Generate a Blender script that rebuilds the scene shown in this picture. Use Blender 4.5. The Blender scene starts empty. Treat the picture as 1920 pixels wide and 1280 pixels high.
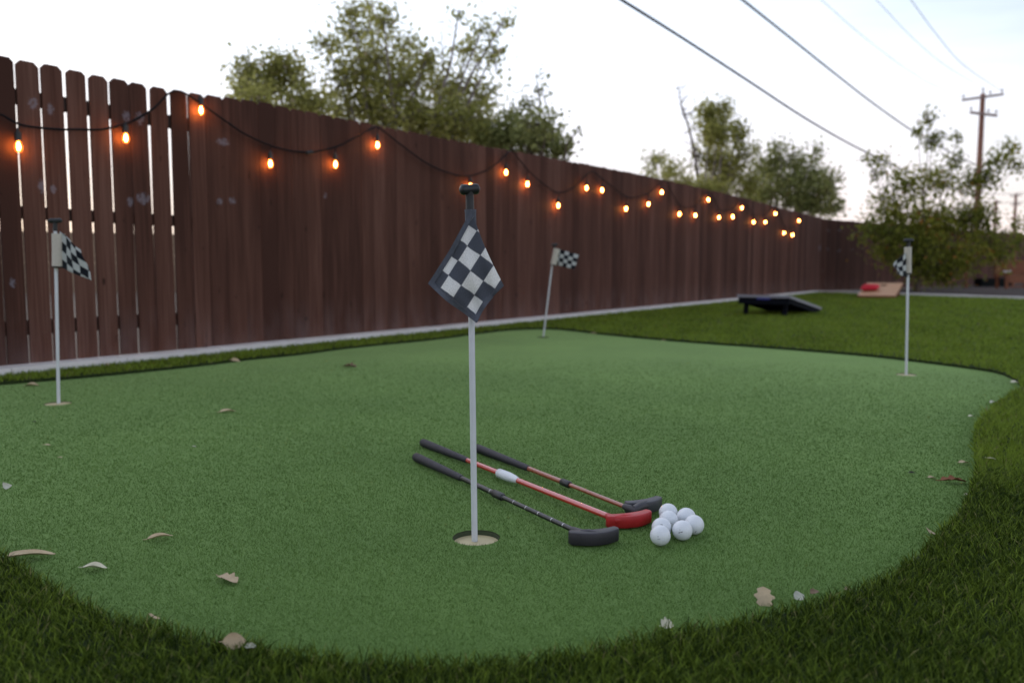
import bpy, bmesh, math, random
import numpy as np
from mathutils import Vector, Matrix, Euler
R = math.radians
random.seed(7); rng = np.random.default_rng(11)
sc = bpy.context.scene
col = sc.collection

# ------------------------------------------------------------------ camera, sky, sun, exposure
H = 0.58                       # eye height in metres
FPX = 1540.0                   # focal length in photo pixels (1920 wide)
PITCH = math.atan(138 / FPX)
cam_d = bpy.data.cameras.new('camera')
cam = bpy.data.objects.new('camera', cam_d); col.objects.link(cam)
cam.location = (0, 0, H); cam.rotation_euler = (math.pi/2 - PITCH, 0, 0)
cam_d.sensor_width = 36; cam_d.lens = FPX/1920*36
cam_d.clip_start = 0.05; cam_d.clip_end = 2000
cam_d.dof.use_dof = True; cam_d.dof.focus_distance = 1.80; cam_d.dof.aperture_fstop = 3.0
cam_d.dof.aperture_blades = 8
sc.camera = cam

SUN_EL, SUN_AZ = R(9), R(-38)          # low, behind the long fence (azimuth from +Y, negative = left)
world = bpy.data.worlds.new('World'); sc.world = world; world.use_nodes = True
nt = world.node_tree; nt.nodes.clear()
def N(tree, kind, **kw):
    n = tree.nodes.new(kind)
    for k, v in kw.items(): setattr(n, k, v)
    return n
wo = N(nt, 'ShaderNodeOutputWorld'); bg = N(nt, 'ShaderNodeBackground')
sky = N(nt, 'ShaderNodeTexSky'); sky.sky_type = 'NISHITA'; sky.sun_disc = False
sky.sun_elevation = SUN_EL; sky.sun_rotation = SUN_AZ; sky.altitude = 300
sky.air_density = 1.0; sky.dust_density = 2.0; sky.ozone_density = 1.6
# thin high cloud veil: whitens the sky, most of it towards the sunset side
tc = N(nt, 'ShaderNodeTexCoord'); sep = N(nt, 'ShaderNodeSeparateXYZ')
nt.links.new(tc.outputs['Generated'], sep.inputs[0])
mp = N(nt, 'ShaderNodeMapping'); mp.inputs['Scale'].default_value = (1.2, 1.2, 7)
nt.links.new(tc.outputs['Generated'], mp.inputs[0])
cn = N(nt, 'ShaderNodeTexNoise'); cn.inputs['Scale'].default_value = 2.2; cn.inputs['Detail'].default_value = 6
nt.links.new(mp.outputs[0], cn.inputs['Vector'])
def mth(tree, op, a, b=None, c=None, clamp=False):
    n = tree.nodes.new('ShaderNodeMath'); n.operation = op; n.use_clamp = clamp
    for i, v in enumerate((a, b, c)):
        if v is None: continue
        if isinstance(v, (int, float)): n.inputs[i].default_value = v
        else: tree.links.new(v, n.inputs[i])
    return n.outputs[0]
sundir = Vector((math.sin(SUN_AZ), math.cos(SUN_AZ), 0.25)).normalized()
dt = N(nt, 'ShaderNodeVectorMath', operation='DOT_PRODUCT'); dt.inputs[1].default_value = sundir
nt.links.new(tc.outputs['Generated'], dt.inputs[0])
side = mth(nt, 'MULTIPLY_ADD', dt.outputs['Value'], 1.6, -0.42, clamp=True)     # 1 near the sunset
back = mth(nt, 'MULTIPLY_ADD', dt.outputs['Value'], -1.1, -0.05, clamp=True)      # unseen haze opposite the sunset, added to brighten camera-facing sides
side = mth(nt, 'ADD', side, mth(nt, 'MULTIPLY', back, 0.55), clamp=True)
veil = mth(nt, 'ADD', side, mth(nt, 'MULTIPLY_ADD', cn.outputs['Fac'], 0.8, -0.30), clamp=True)
elev = mth(nt, 'MULTIPLY_ADD', sep.outputs['Z'], 4.0, 0.0, clamp=True)
lowz = mth(nt, 'MULTIPLY_ADD', sep.outputs['Z'], -2.6, 0.85, clamp=True)
veil = mth(nt, 'ADD', veil, lowz, clamp=True)
veil = mth(nt, 'MULTIPLY_ADD', veil, 0.86, 0.06, clamp=True)
cc = N(nt, 'ShaderNodeMix', data_type='RGBA'); nt.links.new(elev, cc.inputs[0])
cc.inputs[6].default_value = (7.2, 5.9, 5.4, 1)      # warm band at the horizon
cc.inputs[7].default_value = (7.9, 8.6, 9.9, 1)
mx = N(nt, 'ShaderNodeMix', data_type='RGBA')
nt.links.new(veil, mx.inputs[0]); nt.links.new(sky.outputs[0], mx.inputs[6]); nt.links.new(cc.outputs[2], mx.inputs[7])
nt.links.new(mx.outputs[2], bg.inputs[0]); bg.inputs[1].default_value = 0.10
nt.links.new(bg.outputs[0], wo.inputs[0])

sun_d = bpy.data.lights.new('sun', 'SUN'); sun_d.energy = 0.5; sun_d.angle = R(25); sun_d.color = (1, .9, .8)
sun = bpy.data.objects.new('sun', sun_d); col.objects.link(sun)
sd = Vector((math.sin(SUN_AZ)*math.cos(SUN_EL), math.cos(SUN_AZ)*math.cos(SUN_EL), math.sin(SUN_EL)))
sun.rotation_euler = sd.to_track_quat('Z', 'Y').to_euler(); sun.location = (-8, 10, 6)

sc.view_settings.view_transform = 'Standard'; sc.view_settings.look = 'None'
sc.view_settings.exposure = 0.78; sc.view_settings.gamma = 1
sc.cycles.max_bounces = 6; sc.cycles.transparent_max_bounces = 8
sc.cycles.sample_clamp_indirect = 4

# ------------------------------------------------------------------ helpers
CP, SP = math.cos(PITCH), math.sin(PITCH)
def ray(px, py):
    u = (px-960)/FPX; v = -(py-640)/FPX
    return Vector((u, CP + v*SP, -SP + v*CP))
def G(px, py, z=0.0):                       # point of the level z seen at that photo pixel
    d = ray(px, py); t = (z-H)/d.z
    return Vector((d.x*t, d.y*t, z))
def AT(px, py, D):                          # point at distance D (along +Y)
    d = ray(px, py); t = D/d.y
    return Vector((d.x*t, D, H+d.z*t))
def PX(p):                                  # photo pixel of a world point
    q = Vector(p)-Vector((0, 0, H)); zf = q.y*CP-q.z*SP
    return 960+FPX*q.x/zf, 640-FPX*(q.y*SP+q.z*CP)/zf
def tag(o, label=None, cat=None, group=None, kind=None):
    if label: o['label'] = label
    if cat: o['category'] = cat
    if group: o['group'] = group
    if kind: o['kind'] = kind
    return o
WLOC = {}
def empty(name, loc=(0, 0, 0), rz=0.0):
    o = bpy.data.objects.new(name, None); col.objects.link(o)
    o.location = loc; o.rotation_euler = (0, 0, rz); o.empty_display_size = .1
    WLOC[o] = Vector(loc); return o
class MB:
    def __init__(s): s.v = []; s.f = []; s.m = []; s.at = []; s.cur = 0.5
    def add(s, vs, fs, mat=0):
        b = len(s.v); s.v += [tuple(v) for v in vs]; s.at += [s.cur]*len(vs)
        s.f += [tuple(b+i for i in f) for f in fs]; s.m += [mat]*len(fs)
    def box(s, lo, hi, mat=0, M=None):
        x0, y0, z0 = lo; x1, y1, z1 = hi
        vs = [Vector(p) for p in ((x0,y0,z0),(x1,y0,z0),(x1,y1,z0),(x0,y1,z0),(x0,y0,z1),(x1,y0,z1),(x1,y1,z1),(x0,y1,z1))]
        if M is not None: vs = [M @ v for v in vs]
        s.add(vs, [(0,3,2,1),(4,5,6,7),(0,1,5,4),(1,2,6,5),(2,3,7,6),(3,0,4,7)], mat)
    def tube(s, pts, rad, seg=10, mat=0, cap=True):
        pts = [Vector(p) for p in pts]; n = len(pts)
        if isinstance(rad, (int, float)): rad = [rad]*n
        t0 = (pts[1]-pts[0]).normalized()
        a = t0.orthogonal().normalized(); vs = []
        for i, p in enumerate(pts):
            t = (pts[min(i+1, n-1)]-pts[max(i-1, 0)])
            t = t.normalized() if t.length > 1e-9 else t0
            a = (a - t*a.dot(t)); a = a.normalized() if a.length > 1e-6 else t.orthogonal().normalized()
            b = t.cross(a)
            for k in range(seg):
                th = 2*math.pi*k/seg
                vs.append(p + (a*math.cos(th)+b*math.sin(th))*rad[i])
        fs = [(i*seg+k, i*seg+(k+1) % seg, (i+1)*seg+(k+1) % seg, (i+1)*seg+k) for i in range(n-1) for k in range(seg)]
        if cap: fs += [tuple(range(seg))[::-1], tuple((n-1)*seg+k for k in range(seg))]
        s.add(vs, fs, mat)
    def prism(s, outline, z0, z1, mat=0, M=None, bev=0.0):
        """outline: CCW list of (x,y); optional soft top edge"""
        n = len(outline); c = Vector((sum(p[0] for p in outline)/n, sum(p[1] for p in outline)/n))
        rings = [(0.0, z0), (0.0, z1)] if bev <= 0 else [(bev, z0), (0, z0+bev), (0, z1-bev), (bev*.3, z1-bev*.3), (bev, z1)]
        vs = []
        for ins, z in rings:
            for i, p in enumerate(outline):
                a = Vector(outline[i-1]); b = Vector(outline[(i+1) % n]); e = (b-a).normalized()
                q = Vector(p) + Vector((-e.y, e.x))*ins
                vs.append(Vector((q.x, q.y, z)))
        if M is not None: vs = [M @ v for v in vs]
        fs = [(r*n+i, r*n+(i+1) % n, (r+1)*n+(i+1) % n, (r+1)*n+i) for r in range(len(rings)-1) for i in range(n)]
        fs += [tuple(range(n))[::-1], tuple((len(rings)-1)*n+i for i in range(n))]
        s.add(vs, fs, mat)
    def build(s, name, mats, parent=None, local=False, smooth=False, auto=None):
        me = bpy.data.meshes.new(name)
        off = Vector((0, 0, 0)) if (local or parent is None) else WLOC[parent]
        vs = [(v[0]-off.x, v[1]-off.y, v[2]-off.z) for v in s.v]
        me.from_pydata(vs, [], s.f)
        for m in (mats if isinstance(mats, (list, tuple)) else [mats]): me.materials.append(m)
        me.polygons.foreach_set('material_index', s.m)
        if smooth: me.polygons.foreach_set('use_smooth', [True]*len(s.f))
        a = me.attributes.new('tone', 'FLOAT', 'POINT'); a.data.foreach_set('value', s.at)
        me.update()
        if smooth and auto: me.set_sharp_from_angle(angle=R(auto))
        o = bpy.data.objects.new(name, me); col.objects.link(o)
        if parent is not None: o.parent = parent; WLOC[o] = WLOC[parent]
        else: WLOC[o] = Vector((0, 0, 0))
        return o
def np_mesh(name, V, F, mats, parent=None, attrs=None, smooth=False):
    """V (n,3), F (m,k) constant k"""
    off = WLOC[parent] if parent is not None else Vector((0, 0, 0))
    V = V - np.array(off)[None]
    me = bpy.data.meshes.new(name); k = F.shape[1]
    me.vertices.add(len(V)); me.vertices.foreach_set('co', V.astype(np.float32).ravel())
    me.loops.add(F.size); me.loops.foreach_set('vertex_index', F.astype(np.int32).ravel())
    me.polygons.add(len(F)); me.polygons.foreach_set('loop_start', (np.arange(len(F))*k).astype(np.int32))
    me.polygons.foreach_set('loop_total', np.full(len(F), k, np.int32))
    for m in (mats if isinstance(mats, (list, tuple)) else [mats]): me.materials.append(m)
    me.update(calc_edges=True)
    if smooth: me.polygons.foreach_set('use_smooth', np.ones(len(F), bool))
    for nm, val in (attrs or {}).items():
        a = me.attributes.new(nm, 'FLOAT', 'POINT'); a.data.foreach_set('value', val.astype(np.float32))
    o = bpy.data.objects.new(name, me); col.objects.link(o)
    if parent is not None: o.parent = parent
    WLOC[o] = off; return o

# ------------------------------------------------------------------ materials
def mat(name, rgb, rough=.6, metal=0, spec=.5, vary=0.0, scale=20, bump=0, bscale=200, coat=0):
    m = bpy.data.materials.new(name); m.use_nodes = True; t = m.node_tree
    p = t.nodes['Principled BSDF']; p.inputs['Roughness'].default_value = rough; p.inputs['Metallic'].default_value = metal
    p.inputs['Specular IOR Level'].default_value = spec; p.inputs['Coat Weight'].default_value = coat
    p.inputs['Base Color'].default_value = (*rgb, 1)
    tcn = N(t, 'ShaderNodeTexCoord')
    if vary > 0:
        n = N(t, 'ShaderNodeTexNoise'); n.inputs['Scale'].default_value = scale; n.inputs['Detail'].default_value = 5
        t.links.new(tcn.outputs['Object'], n.inputs['Vector'])
        f = mth(t, 'MULTIPLY_ADD', n.outputs['Fac'], 2*vary, 1-vary)
        mm = N(t, 'ShaderNodeVectorMath', operation='SCALE'); mm.inputs[0].default_value = rgb
        t.links.new(f, mm.inputs['Scale']); t.links.new(mm.outputs[0], p.inputs['Base Color'])
        r = mth(t, 'MULTIPLY_ADD', n.outputs['Fac'], .25, rough-.12); t.links.new(r, p.inputs['Roughness'])
    if bump > 0:
        n = N(t, 'ShaderNodeTexNoise'); n.inputs['Scale'].default_value = bscale; n.inputs['Detail'].default_value = 3
        t.links.new(tcn.outputs['Object'], n.inputs['Vector'])
        b = N(t, 'ShaderNodeBump'); b.inputs['Strength'].default_value = bump; b.inputs['Distance'].default_value = .5/bscale
        t.links.new(n.outputs['Fac'], b.inputs['Height']); t.links.new(b.outputs[0], p.inputs['Normal'])
    return m
def blade_mat(name, lo, hi, third=None, transl=.35, rough=.5, ramp=None):
    m = bpy.data.materials.new(name); m.use_nodes = True; t = m.node_tree; t.nodes.clear()
    out = N(t, 'ShaderNodeOutputMaterial'); at = N(t, 'ShaderNodeAttribute'); at.attribute_name = 'tone'
    cr = N(t, 'ShaderNodeValToRGB'); t.links.new(at.outputs['Fac'], cr.inputs[0])
    e = cr.color_ramp.elements; e[0].color = (*lo, 1); e[1].color = (*hi, 1)
    if third: e[1].position = .9; k = e.new(.95); k.color = (*third, 1)
    p = N(t, 'ShaderNodeBsdfPrincipled'); p.inputs['Roughness'].default_value = rough; p.inputs['Specular IOR Level'].default_value = .10
    tr = N(t, 'ShaderNodeBsdfTranslucent'); ms = N(t, 'ShaderNodeMixShader'); ms.inputs[0].default_value = transl
    t.links.new(cr.outputs[0], p.inputs['Base Color']); t.links.new(cr.outputs[0], tr.inputs[0])
    t.links.new(p.outputs[0], ms.inputs[1]); t.links.new(tr.outputs[0], ms.inputs[2]); t.links.new(ms.outputs[0], out.inputs[0])
    return m

M = {}
M['black_plastic'] = mat('black_plastic', (.012, .013, .015), .45, vary=.2, scale=60, bump=.1, bscale=300)
M['grip'] = mat('rubber_grip', (.016, .014, .021), .6, vary=.25, scale=70, bump=.25, bscale=600)
M['shaft_black'] = mat('black_enamel', (.008, .008, .009), .35, vary=.2, scale=80, coat=.05)
M['shaft_red'] = mat('red_enamel', (.50, .028, .025), .22, vary=.1, scale=60, coat=.8, spec=.7)
M['shaft_orange'] = mat('orange_brown_enamel', (.30, .06, .025), .3, vary=.15, scale=60, coat=.6)
M['head_black'] = mat('dark_rubber', (.035, .030, .038), .5, vary=.25, scale=50, bump=.25, bscale=260)
M['head_red'] = mat('red_rubber', (.45, .018, .022), .42, vary=.25, scale=50, bump=.15, bscale=260)
M['head_grey'] = mat('worn_grey_rubber', (.060, .058, .068), .5, vary=.3, scale=60, bump=.25, bscale=260)
M['silver'] = mat('silver_ring', (.5, .5, .53), .3, metal=.8)
M['white_plastic'] = mat('white_plastic', (.72, .73, .76), .4, vary=.06, scale=40)
M['pole'] = mat('white_painted_pole', (.64, .65, .68), .5, vary=.10, scale=35, bump=.05)
M['sleeve'] = mat('off_white_sleeve', (.55, .50, .43), .8, vary=.12, scale=90, bump=.3, bscale=500)
M['sleeve_grey'] = mat('grey_denim_edge', (.10, .11, .14), .9, vary=.3, scale=200, bump=.5, bscale=900)
M['cup'] = mat('cup_beige', (.55, .45, .26), .6, vary=.12, scale=30, bump=.1)
M['cup_dark'] = mat('dark_cup_wall', (.055, .07, .035), .9, vary=.3, scale=150, bump=.5, bscale=500)  # dark turf green for the hole walls and the far hole's floor
M['cable'] = mat('black_cable', (.006, .006, .008), .7, vary=.2, scale=50, spec=.15)
M['conduit'] = mat('overhead_cable', (.03, .03, .035), .6, vary=.2, scale=3)
M['concrete'] = mat('edging_concrete', (.74, .70, .68), .85, vary=.18, scale=6, bump=.4, bscale=90)
M['rail'] = mat('rail_wood', (.045, .024, .019), .8, vary=.3, scale=20)
M['board_wood'] = mat('plywood', (.55, .30, .17), .5, vary=.12, scale=8, bump=.1, bscale=40)
M['board_black'] = mat('black_painted_board', (.005, .006, .010), .85, vary=.2, scale=12, spec=.12)
M['board_trim'] = mat('grey_board_edge', (.27, .27, .30), .5, vary=.12, scale=14)
M['blue'] = mat('blue_logo_paint', (.03, .035, .22), .5, vary=.1)
M['bag_red'] = mat('red_cloth', (.55, .012, .03), .8, vary=.15, scale=30, bump=.3, bscale=300)
M['block'] = mat('tan_block', (.30, .21, .14), .9, vary=.15, scale=3, bump=.3, bscale=30)
M['cedar'] = mat('stained_cedar', (.23, .075, .03), .6, vary=.25, scale=14, bump=.2, bscale=60)
M['utility_wood'] = mat('utility_pole_wood', (.26, .12, .085), .85, vary=.2, scale=4)
M['arm_wood'] = mat('crossarm_wood', (.30, .22, .20), .85, vary=.2, scale=4)
M['insulator'] = mat('grey_insulator', (.40, .38, .40), .3, vary=.1)
M['bark'] = mat('bark', (.12, .09, .07), .9, vary=.3, scale=18, bump=.5, bscale=50)
M['bark_grey'] = mat('grey_bark', (.24, .20, .19), .9, vary=.25, scale=18, bump=.5, bscale=50)
M['planter'] = mat('dark_planter', (.010, .012, .012), .9, vary=.2, spec=.1)
M['ground'] = mat('dirt', (.22, .17, .13), .95, vary=.25, scale=.7, bump=.4, bscale=12)

def ground_mat(name, a, b, scale, big, bumpd, bscale, rough=.95, sheen=0):
    m = bpy.data.materials.new(name); m.use_nodes = True; t = m.node_tree; p = t.nodes['Principled BSDF']
    tcn = N(t, 'ShaderNodeTexCoord')
    n1 = N(t, 'ShaderNodeTexNoise'); n1.inputs['Scale'].default_value = scale; n1.inputs['Detail'].default_value = 2
    n2 = N(t, 'ShaderNodeTexNoise'); n2.inputs['Scale'].default_value = big; n2.inputs['Detail'].default_value = 4
    for n in (n1, n2): t.links.new(tcn.outputs['Object'], n.inputs['Vector'])
    f = mth(t, 'MULTIPLY_ADD', n1.outputs['Fac'], 2.2, -.6, clamp=True)
    f = mth(t, 'ADD', mth(t, 'MULTIPLY', f, .75), mth(t, 'MULTIPLY_ADD', n2.outputs['Fac'], .9, -.32), clamp=True)
    mx = N(t, 'ShaderNodeMix', data_type='RGBA'); t.links.new(f, mx.inputs[0])
    mx.inputs[6].default_value = (*a, 1); mx.inputs[7].default_value = (*b, 1)
    t.links.new(mx.outputs[2], p.inputs['Base Color']); p.inputs['Roughness'].default_value = rough
    p.inputs['Specular IOR Level'].default_value = .2; p.inputs['Sheen Weight'].default_value = sheen; p.inputs['Sheen Roughness'].default_value = .35; p.inputs['Sheen Tint'].default_value = (.60, .86, .36, 1)
    n3 = N(t, 'ShaderNodeTexNoise'); n3.inputs['Scale'].default_value = bscale; n3.inputs['Detail'].default_value = 3
    t.links.new(tcn.outputs['Object'], n3.inputs['Vector'])
    bp = N(t, 'ShaderNodeBump'); bp.inputs['Strength'].default_value = 1; bp.inputs['Distance'].default_value = bumpd
    t.links.new(n3.outputs['Fac'], bp.inputs['Height']); t.links.new(bp.outputs[0], p.inputs['Normal'])
    return m
M['green'] = ground_mat('putting_turf', (.055, .108, .023), (.160, .265, .062), 300, 1.3, .0016, 420, sheen=.45)
M['lawn_base'] = ground_mat('lawn_thatch', (.012, .020, .006), (.035, .055, .014), 60, 1.0, .01, 60)
M['gravel'] = ground_mat('gravel', (.034, .024, .021), (.13, .095, .085), 22, 1.5, .02, 25)
M['fibre'] = blade_mat('turf_fibre', (.052, .105, .020), (.195, .320, .074), transl=.25, rough=.8)
M['grass'] = blade_mat('lawn_blade', (.030, .054, .006), (.245, .335, .042), third=(.26, .24, .09), transl=.35)
M['leaf_a'] = blade_mat('tree_leaf', (.19, .20, .05), (.52, .50, .16), third=(.48, .40, .28), transl=.55)
M['leaf_b'] = blade_mat('dark_tree_leaf', (.15, .17, .055), (.42, .43, .16), third=(.20, .14, .05), transl=.35)
M['leaf_c'] = blade_mat('garden_tree_leaf', (.08, .11, .018), (.36, .36, .06), third=(.38, .17, .04), transl=.4)

def fence_mat(smudges):
    m = bpy.data.materials.new('stained_fence_wood'); m.use_nodes = True; t = m.node_tree; p = t.nodes['Principled BSDF']
    tcn = N(t, 'ShaderNodeTexCoord'); at = N(t, 'ShaderNodeAttribute'); at.attribute_name = 'tone'
    ad = N(t, 'ShaderNodeCombineXYZ'); t.links.new(mth(t, 'MULTIPLY', at.outputs['Fac'], 37.0), ad.inputs[1])
    va = N(t, 'ShaderNodeVectorMath', operation='ADD'); t.links.new(tcn.outputs['Object'], va.inputs[0]); t.links.new(ad.outputs[0], va.inputs[1])
    def noise(sc3, detail=4):
        mp = N(t, 'ShaderNodeMapping'); mp.inputs['Scale'].default_value = sc3; t.links.new(va.outputs[0], mp.inputs[0])
        n = N(t, 'ShaderNodeTexNoise'); n.inputs['Scale'].default_value = 1; n.inputs['Detail'].default_value = detail
        t.links.new(mp.outputs[0], n.inputs['Vector']); return n.outputs['Fac']
    grain = noise((95, 1, 2.2), 5); band = noise((9, 1, .7), 3); knot = noise((22, 1, 9), 1)
    f = mth(t, 'ADD', mth(t, 'MULTIPLY_ADD', grain, 1.2, -.30), mth(t, 'MULTIPLY_ADD', band, 1.2, -.60))
    f = mth(t, 'ADD', f, mth(t, 'MULTIPLY_ADD', at.outputs['Fac'], .8, -.4), clamp=True)
    cr = N(t, 'ShaderNodeValToRGB'); t.links.new(f, cr.inputs[0]); e = cr.color_ramp.elements
    e[0].color = (.060, .025, .018, 1); e[1].color = (.168, .082, .062, 1); e.new(.5).color = (.106, .046, .033, 1)
    kn = mth(t, 'MULTIPLY_ADD', knot, 14, -10.2, clamp=True)
    mk = N(t, 'ShaderNodeMix', data_type='RGBA'); t.links.new(mth(t, 'MULTIPLY', kn, .75), mk.inputs[0])
    t.links.new(cr.outputs[0], mk.inputs[6]); mk.inputs[7].default_value = (.018, .008, .006, 1)
    # pale mineral bloom near the ground
    sp = N(t, 'ShaderNodeSeparateXYZ'); t.links.new(tcn.outputs['Object'], sp.inputs[0])
    low = mth(t, 'MULTIPLY_ADD', sp.outputs['Z'], -1.7, .62, clamp=True)
    efn = mth(t, 'MULTIPLY_ADD', noise((7, 1, 3), 4), 2.4, -.9, clamp=True)
    ef = mth(t, 'MULTIPLY', mth(t, 'MULTIPLY', low, efn), .55)
    m2 = N(t, 'ShaderNodeMix', data_type='RGBA'); t.links.new(ef, m2.inputs[0]); t.links.new(mk.outputs[2], m2.inputs[6])
    m2.inputs[7].default_value = (.26, .20, .20, 1)
    last = m2.outputs[2]
    # splashes of pale paint on the boards
    tot = None
    for (s0, z0, rs, rz) in smudges:
        dx = mth(t, 'DIVIDE', mth(t, 'SUBTRACT', sp.outputs['X'], s0), rs); dz = mth(t, 'DIVIDE', mth(t, 'SUBTRACT', sp.outputs['Z'], z0), rz)
        r2 = mth(t, 'ADD', mth(t, 'MULTIPLY', dx, dx), mth(t, 'MULTIPLY', dz, dz))
        g = mth(t, 'MULTIPLY_ADD', r2, -1, 1, clamp=True)
        tot = g if tot is None else mth(t, 'MAXIMUM', tot, g)
    n = N(t, 'ShaderNodeTexNoise'); n.inputs['Scale'].default_value = 55; n.inputs['Detail'].default_value = 5
    t.links.new(tcn.outputs['Object'], n.inputs['Vector'])
    sm = mth(t, 'MULTIPLY', mth(t, 'MULTIPLY_ADD', mth(t, 'MULTIPLY', tot, n.outputs['Fac']), 9, -3.1, clamp=True), .30)
    m3 = N(t, 'ShaderNodeMix', data_type='RGBA'); t.links.new(sm, m3.inputs[0]); t.links.new(last, m3.inputs[6])
    m3.inputs[7].default_value = (.36, .36, .44, 1)
    t.links.new(m3.outputs[2], p.inputs['Base Color']); p.inputs['Roughness'].default_value = .75
    p.inputs['Specular IOR Level'].default_value = .12
    bp = N(t, 'ShaderNodeBump'); bp.inputs['Strength'].default_value = .5; bp.inputs['Distance'].default_value = .003
    t.links.new(grain, bp.inputs['Height']); t.links.new(bp.outputs[0], p.inputs['Normal'])
    return m

# ------------------------------------------------------------------ fence line
ZC = .035
A0 = G(0, 698, ZC); A1 = G(1535, 546.5, ZC)
U = (A1-A0); U.z = 0; FL = U.length; U.normalize(); NRM = Vector((U.y, -U.x, 0))
FO = A0 - NRM*.13; FO.z = 0                                  # fence plane through FO along U
FROT = math.atan2(U.y, U.x)
def FP(px, py, off=0.0):
    d = ray(px, py); o = FO + NRM*off - Vector((0, 0, H)); c = Vector((0, 0, H))
    t = (FO + NRM*off - c).dot(NRM)/d.dot(NRM)
    return c + d*t
def FS(px, py=300): return (FP(px, py)-FO).dot(U)
SEND = FS(1537, 500)
top_px = [(-200, 70), (0, 104), (100, 124), (230, 150), (330, 170), (400, 180), (500, 193), (600, 214), (700, 234), (800, 253), (900, 272),
          (1000, 290), (1100, 308), (1200, 327), (1300, 349), (1400, 372), (1480, 394), (1535, 407)]
TS = [FS(a, b) for a, b in top_px]; TZ = [FP(a, b).z for a, b in top_px]
print('fence len', FL, 'top z', [round(z, 3) for z in TZ], 'pitch s', [round(FS(x, 160), 3) for x in (29.5, 76, 121.5, 164, 204.5, 241.5, 278, 316, 351, 383)])
rail_z = [(FP(31, 193).z, FP(31, 165).z), (FP(44, 410).z, FP(44, 386).z), (FP(57, 628).z, FP(57, 600).z)]
print('rails', rail_z)
smpx = [(62, 195, 14, 16), (95, 205, 10, 16), (78, 350, 11, 18), (100, 355, 8, 12), (237, 218, 10, 14), (262, 222, 12, 18), (268, 372, 18, 16), (243, 378, 8, 14),
        (418, 266, 18, 10), (412, 377, 8, 10), (436, 376, 9, 10), (24, 530, 8, 14), (610, 367, 4, 8), (1538, 465, 5, 9)]
smu = []
for (x, y, a, b) in smpx:
    p = FP(x, y); smu.append(((p-FO).dot(U), p.z, abs(FS(x+a, y)-FS(x, y))*1.3, abs(FP(x, y-b).z-p.z)*1.3))
M['fence'] = fence_mat(smu)

def picket(mb, sL0, sR0, sL1, sR1, z0, z1, y0=0.0, th=.016, tone=.5):
    """s at bottom (0) and at top (1); dog-eared top"""
    mb.cur = tone; c = .022 + random.uniform(-.002, .003); w = sR1-sL1
    pr = [(sL0, z0), (sR0, z0), (sR1, z1-c), (sR1-c, z1), (sL1+c, z1), (sL1, z1-c)]
    vs = [(x, y0, z) for x, z in pr] + [(x, y0+th, z) for x, z in pr]
    mb.add(vs, [(0, 1, 2, 3, 4, 5), (11, 10, 9, 8, 7, 6)] + [(i, i+6, (i+1) % 6+6, (i+1) % 6) for i in range(6)])
def topz(s): return float(np.interp(s, TS, TZ))
fence = empty('wooden_fence', FO, FROT)
tag(fence, 'long dark red-brown dog-eared plank fence running down the left side, string lights on it', 'fence')
mb = MB()
gaps = [(-60, 3, 3), (-14, 4, 3), (29.5, 4.5, 4), (76, 5, 4.5), (121.5, 8, 4.5), (164, 6.5, 4.5), (204.5, 5, 4.5), (241.5, .6, 5), (278, 8, .4), (316, 8, 3.5), (351, 3.5, 2.0), (383, .8, .6)]
gs = [(FS(g[0], 160), g[1], g[2], abs(FS(g[0]+1, 160)-FS(g[0], 160))) for g in gaps]
s = gs[0][0]-.16
bounds = [(s-.3, 0, 0)]
for (s0, a, b, k) in gs: bounds.append((s0, a*k*.5, b*k*.5))
s = bounds[-1][0]
while s < SEND-.05:
    s += .1445; g = random.choice([0, 0, 0, .0004, .001])
    if abs(s-FS(505, 300)) < .075: g = .0022
    bounds.append((s, g, g if random.random() < .5 else 0))
for i in range(len(bounds)-1):
    (a, ga, ga0), (b, gb, gb0) = bounds[i], bounds[i+1]
    j = random.uniform(-.004, .005); tone = min(1, max(0, random.gauss(.5, .28)))
    yo = random.choice([0, 0, .0015, -.0015, .003]) if i > 11 else random.uniform(-.001, .001)
    picket(mb, a+ga0, b-gb0, a+ga, b-gb, .054, topz((a+b)/2)+j, yo, .016, tone)
mb.build('board_panel', M['fence'], fence, local=True)
for (z0, z1) in rail_z:
    r_ = MB(); r_.box((bounds[0][0], .0205, z0), (SEND-.02, .058, z1)); r_.build('rail', M['rail'], fence, local=True)
for k in range(-1, 8):
    s0 = FS(395, 300) + k*2.44
    if s0 > SEND-.3 or s0 < bounds[0][0]: continue
    r_ = MB(); r_.box((s0, .060, -.1), (s0+.09, .150, topz(s0)-.12)); r_.build('post', M['rail'], fence, local=True)

# back fence, turning right at the far corner
C0 = FO + U*SEND; B1 = AT(1900, 532, 28.0); B1.z = 0
UB = (B1-C0); UB.z = 0; UB.normalize(); NB = Vector((UB.y, -UB.x, 0)); BL = 17.5
bf = empty('wooden_fence', C0, math.atan2(UB.y, UB.x))
tag(bf, 'far back fence of dark brown planks behind the gravel bed and the leafy tree', 'fence')
mb = MB(); s = 0.02
while s < BL:
    picket(mb, s, s+.1435, s, s+.1435, .03, 1.73+random.uniform(-.006, .006), random.choice([0, .002, -.002]), .016, min(1, max(0, random.gauss(.45, .2)))); s += .145
mb.build('board_panel', M['fence'], bf, local=True)
for z in (.3, .95, 1.5):
    r_ = MB(); r_.box((.1, .0205, z), (BL, .058, z+.09)); r_.build('rail', M['rail'], bf, local=True)

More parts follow.
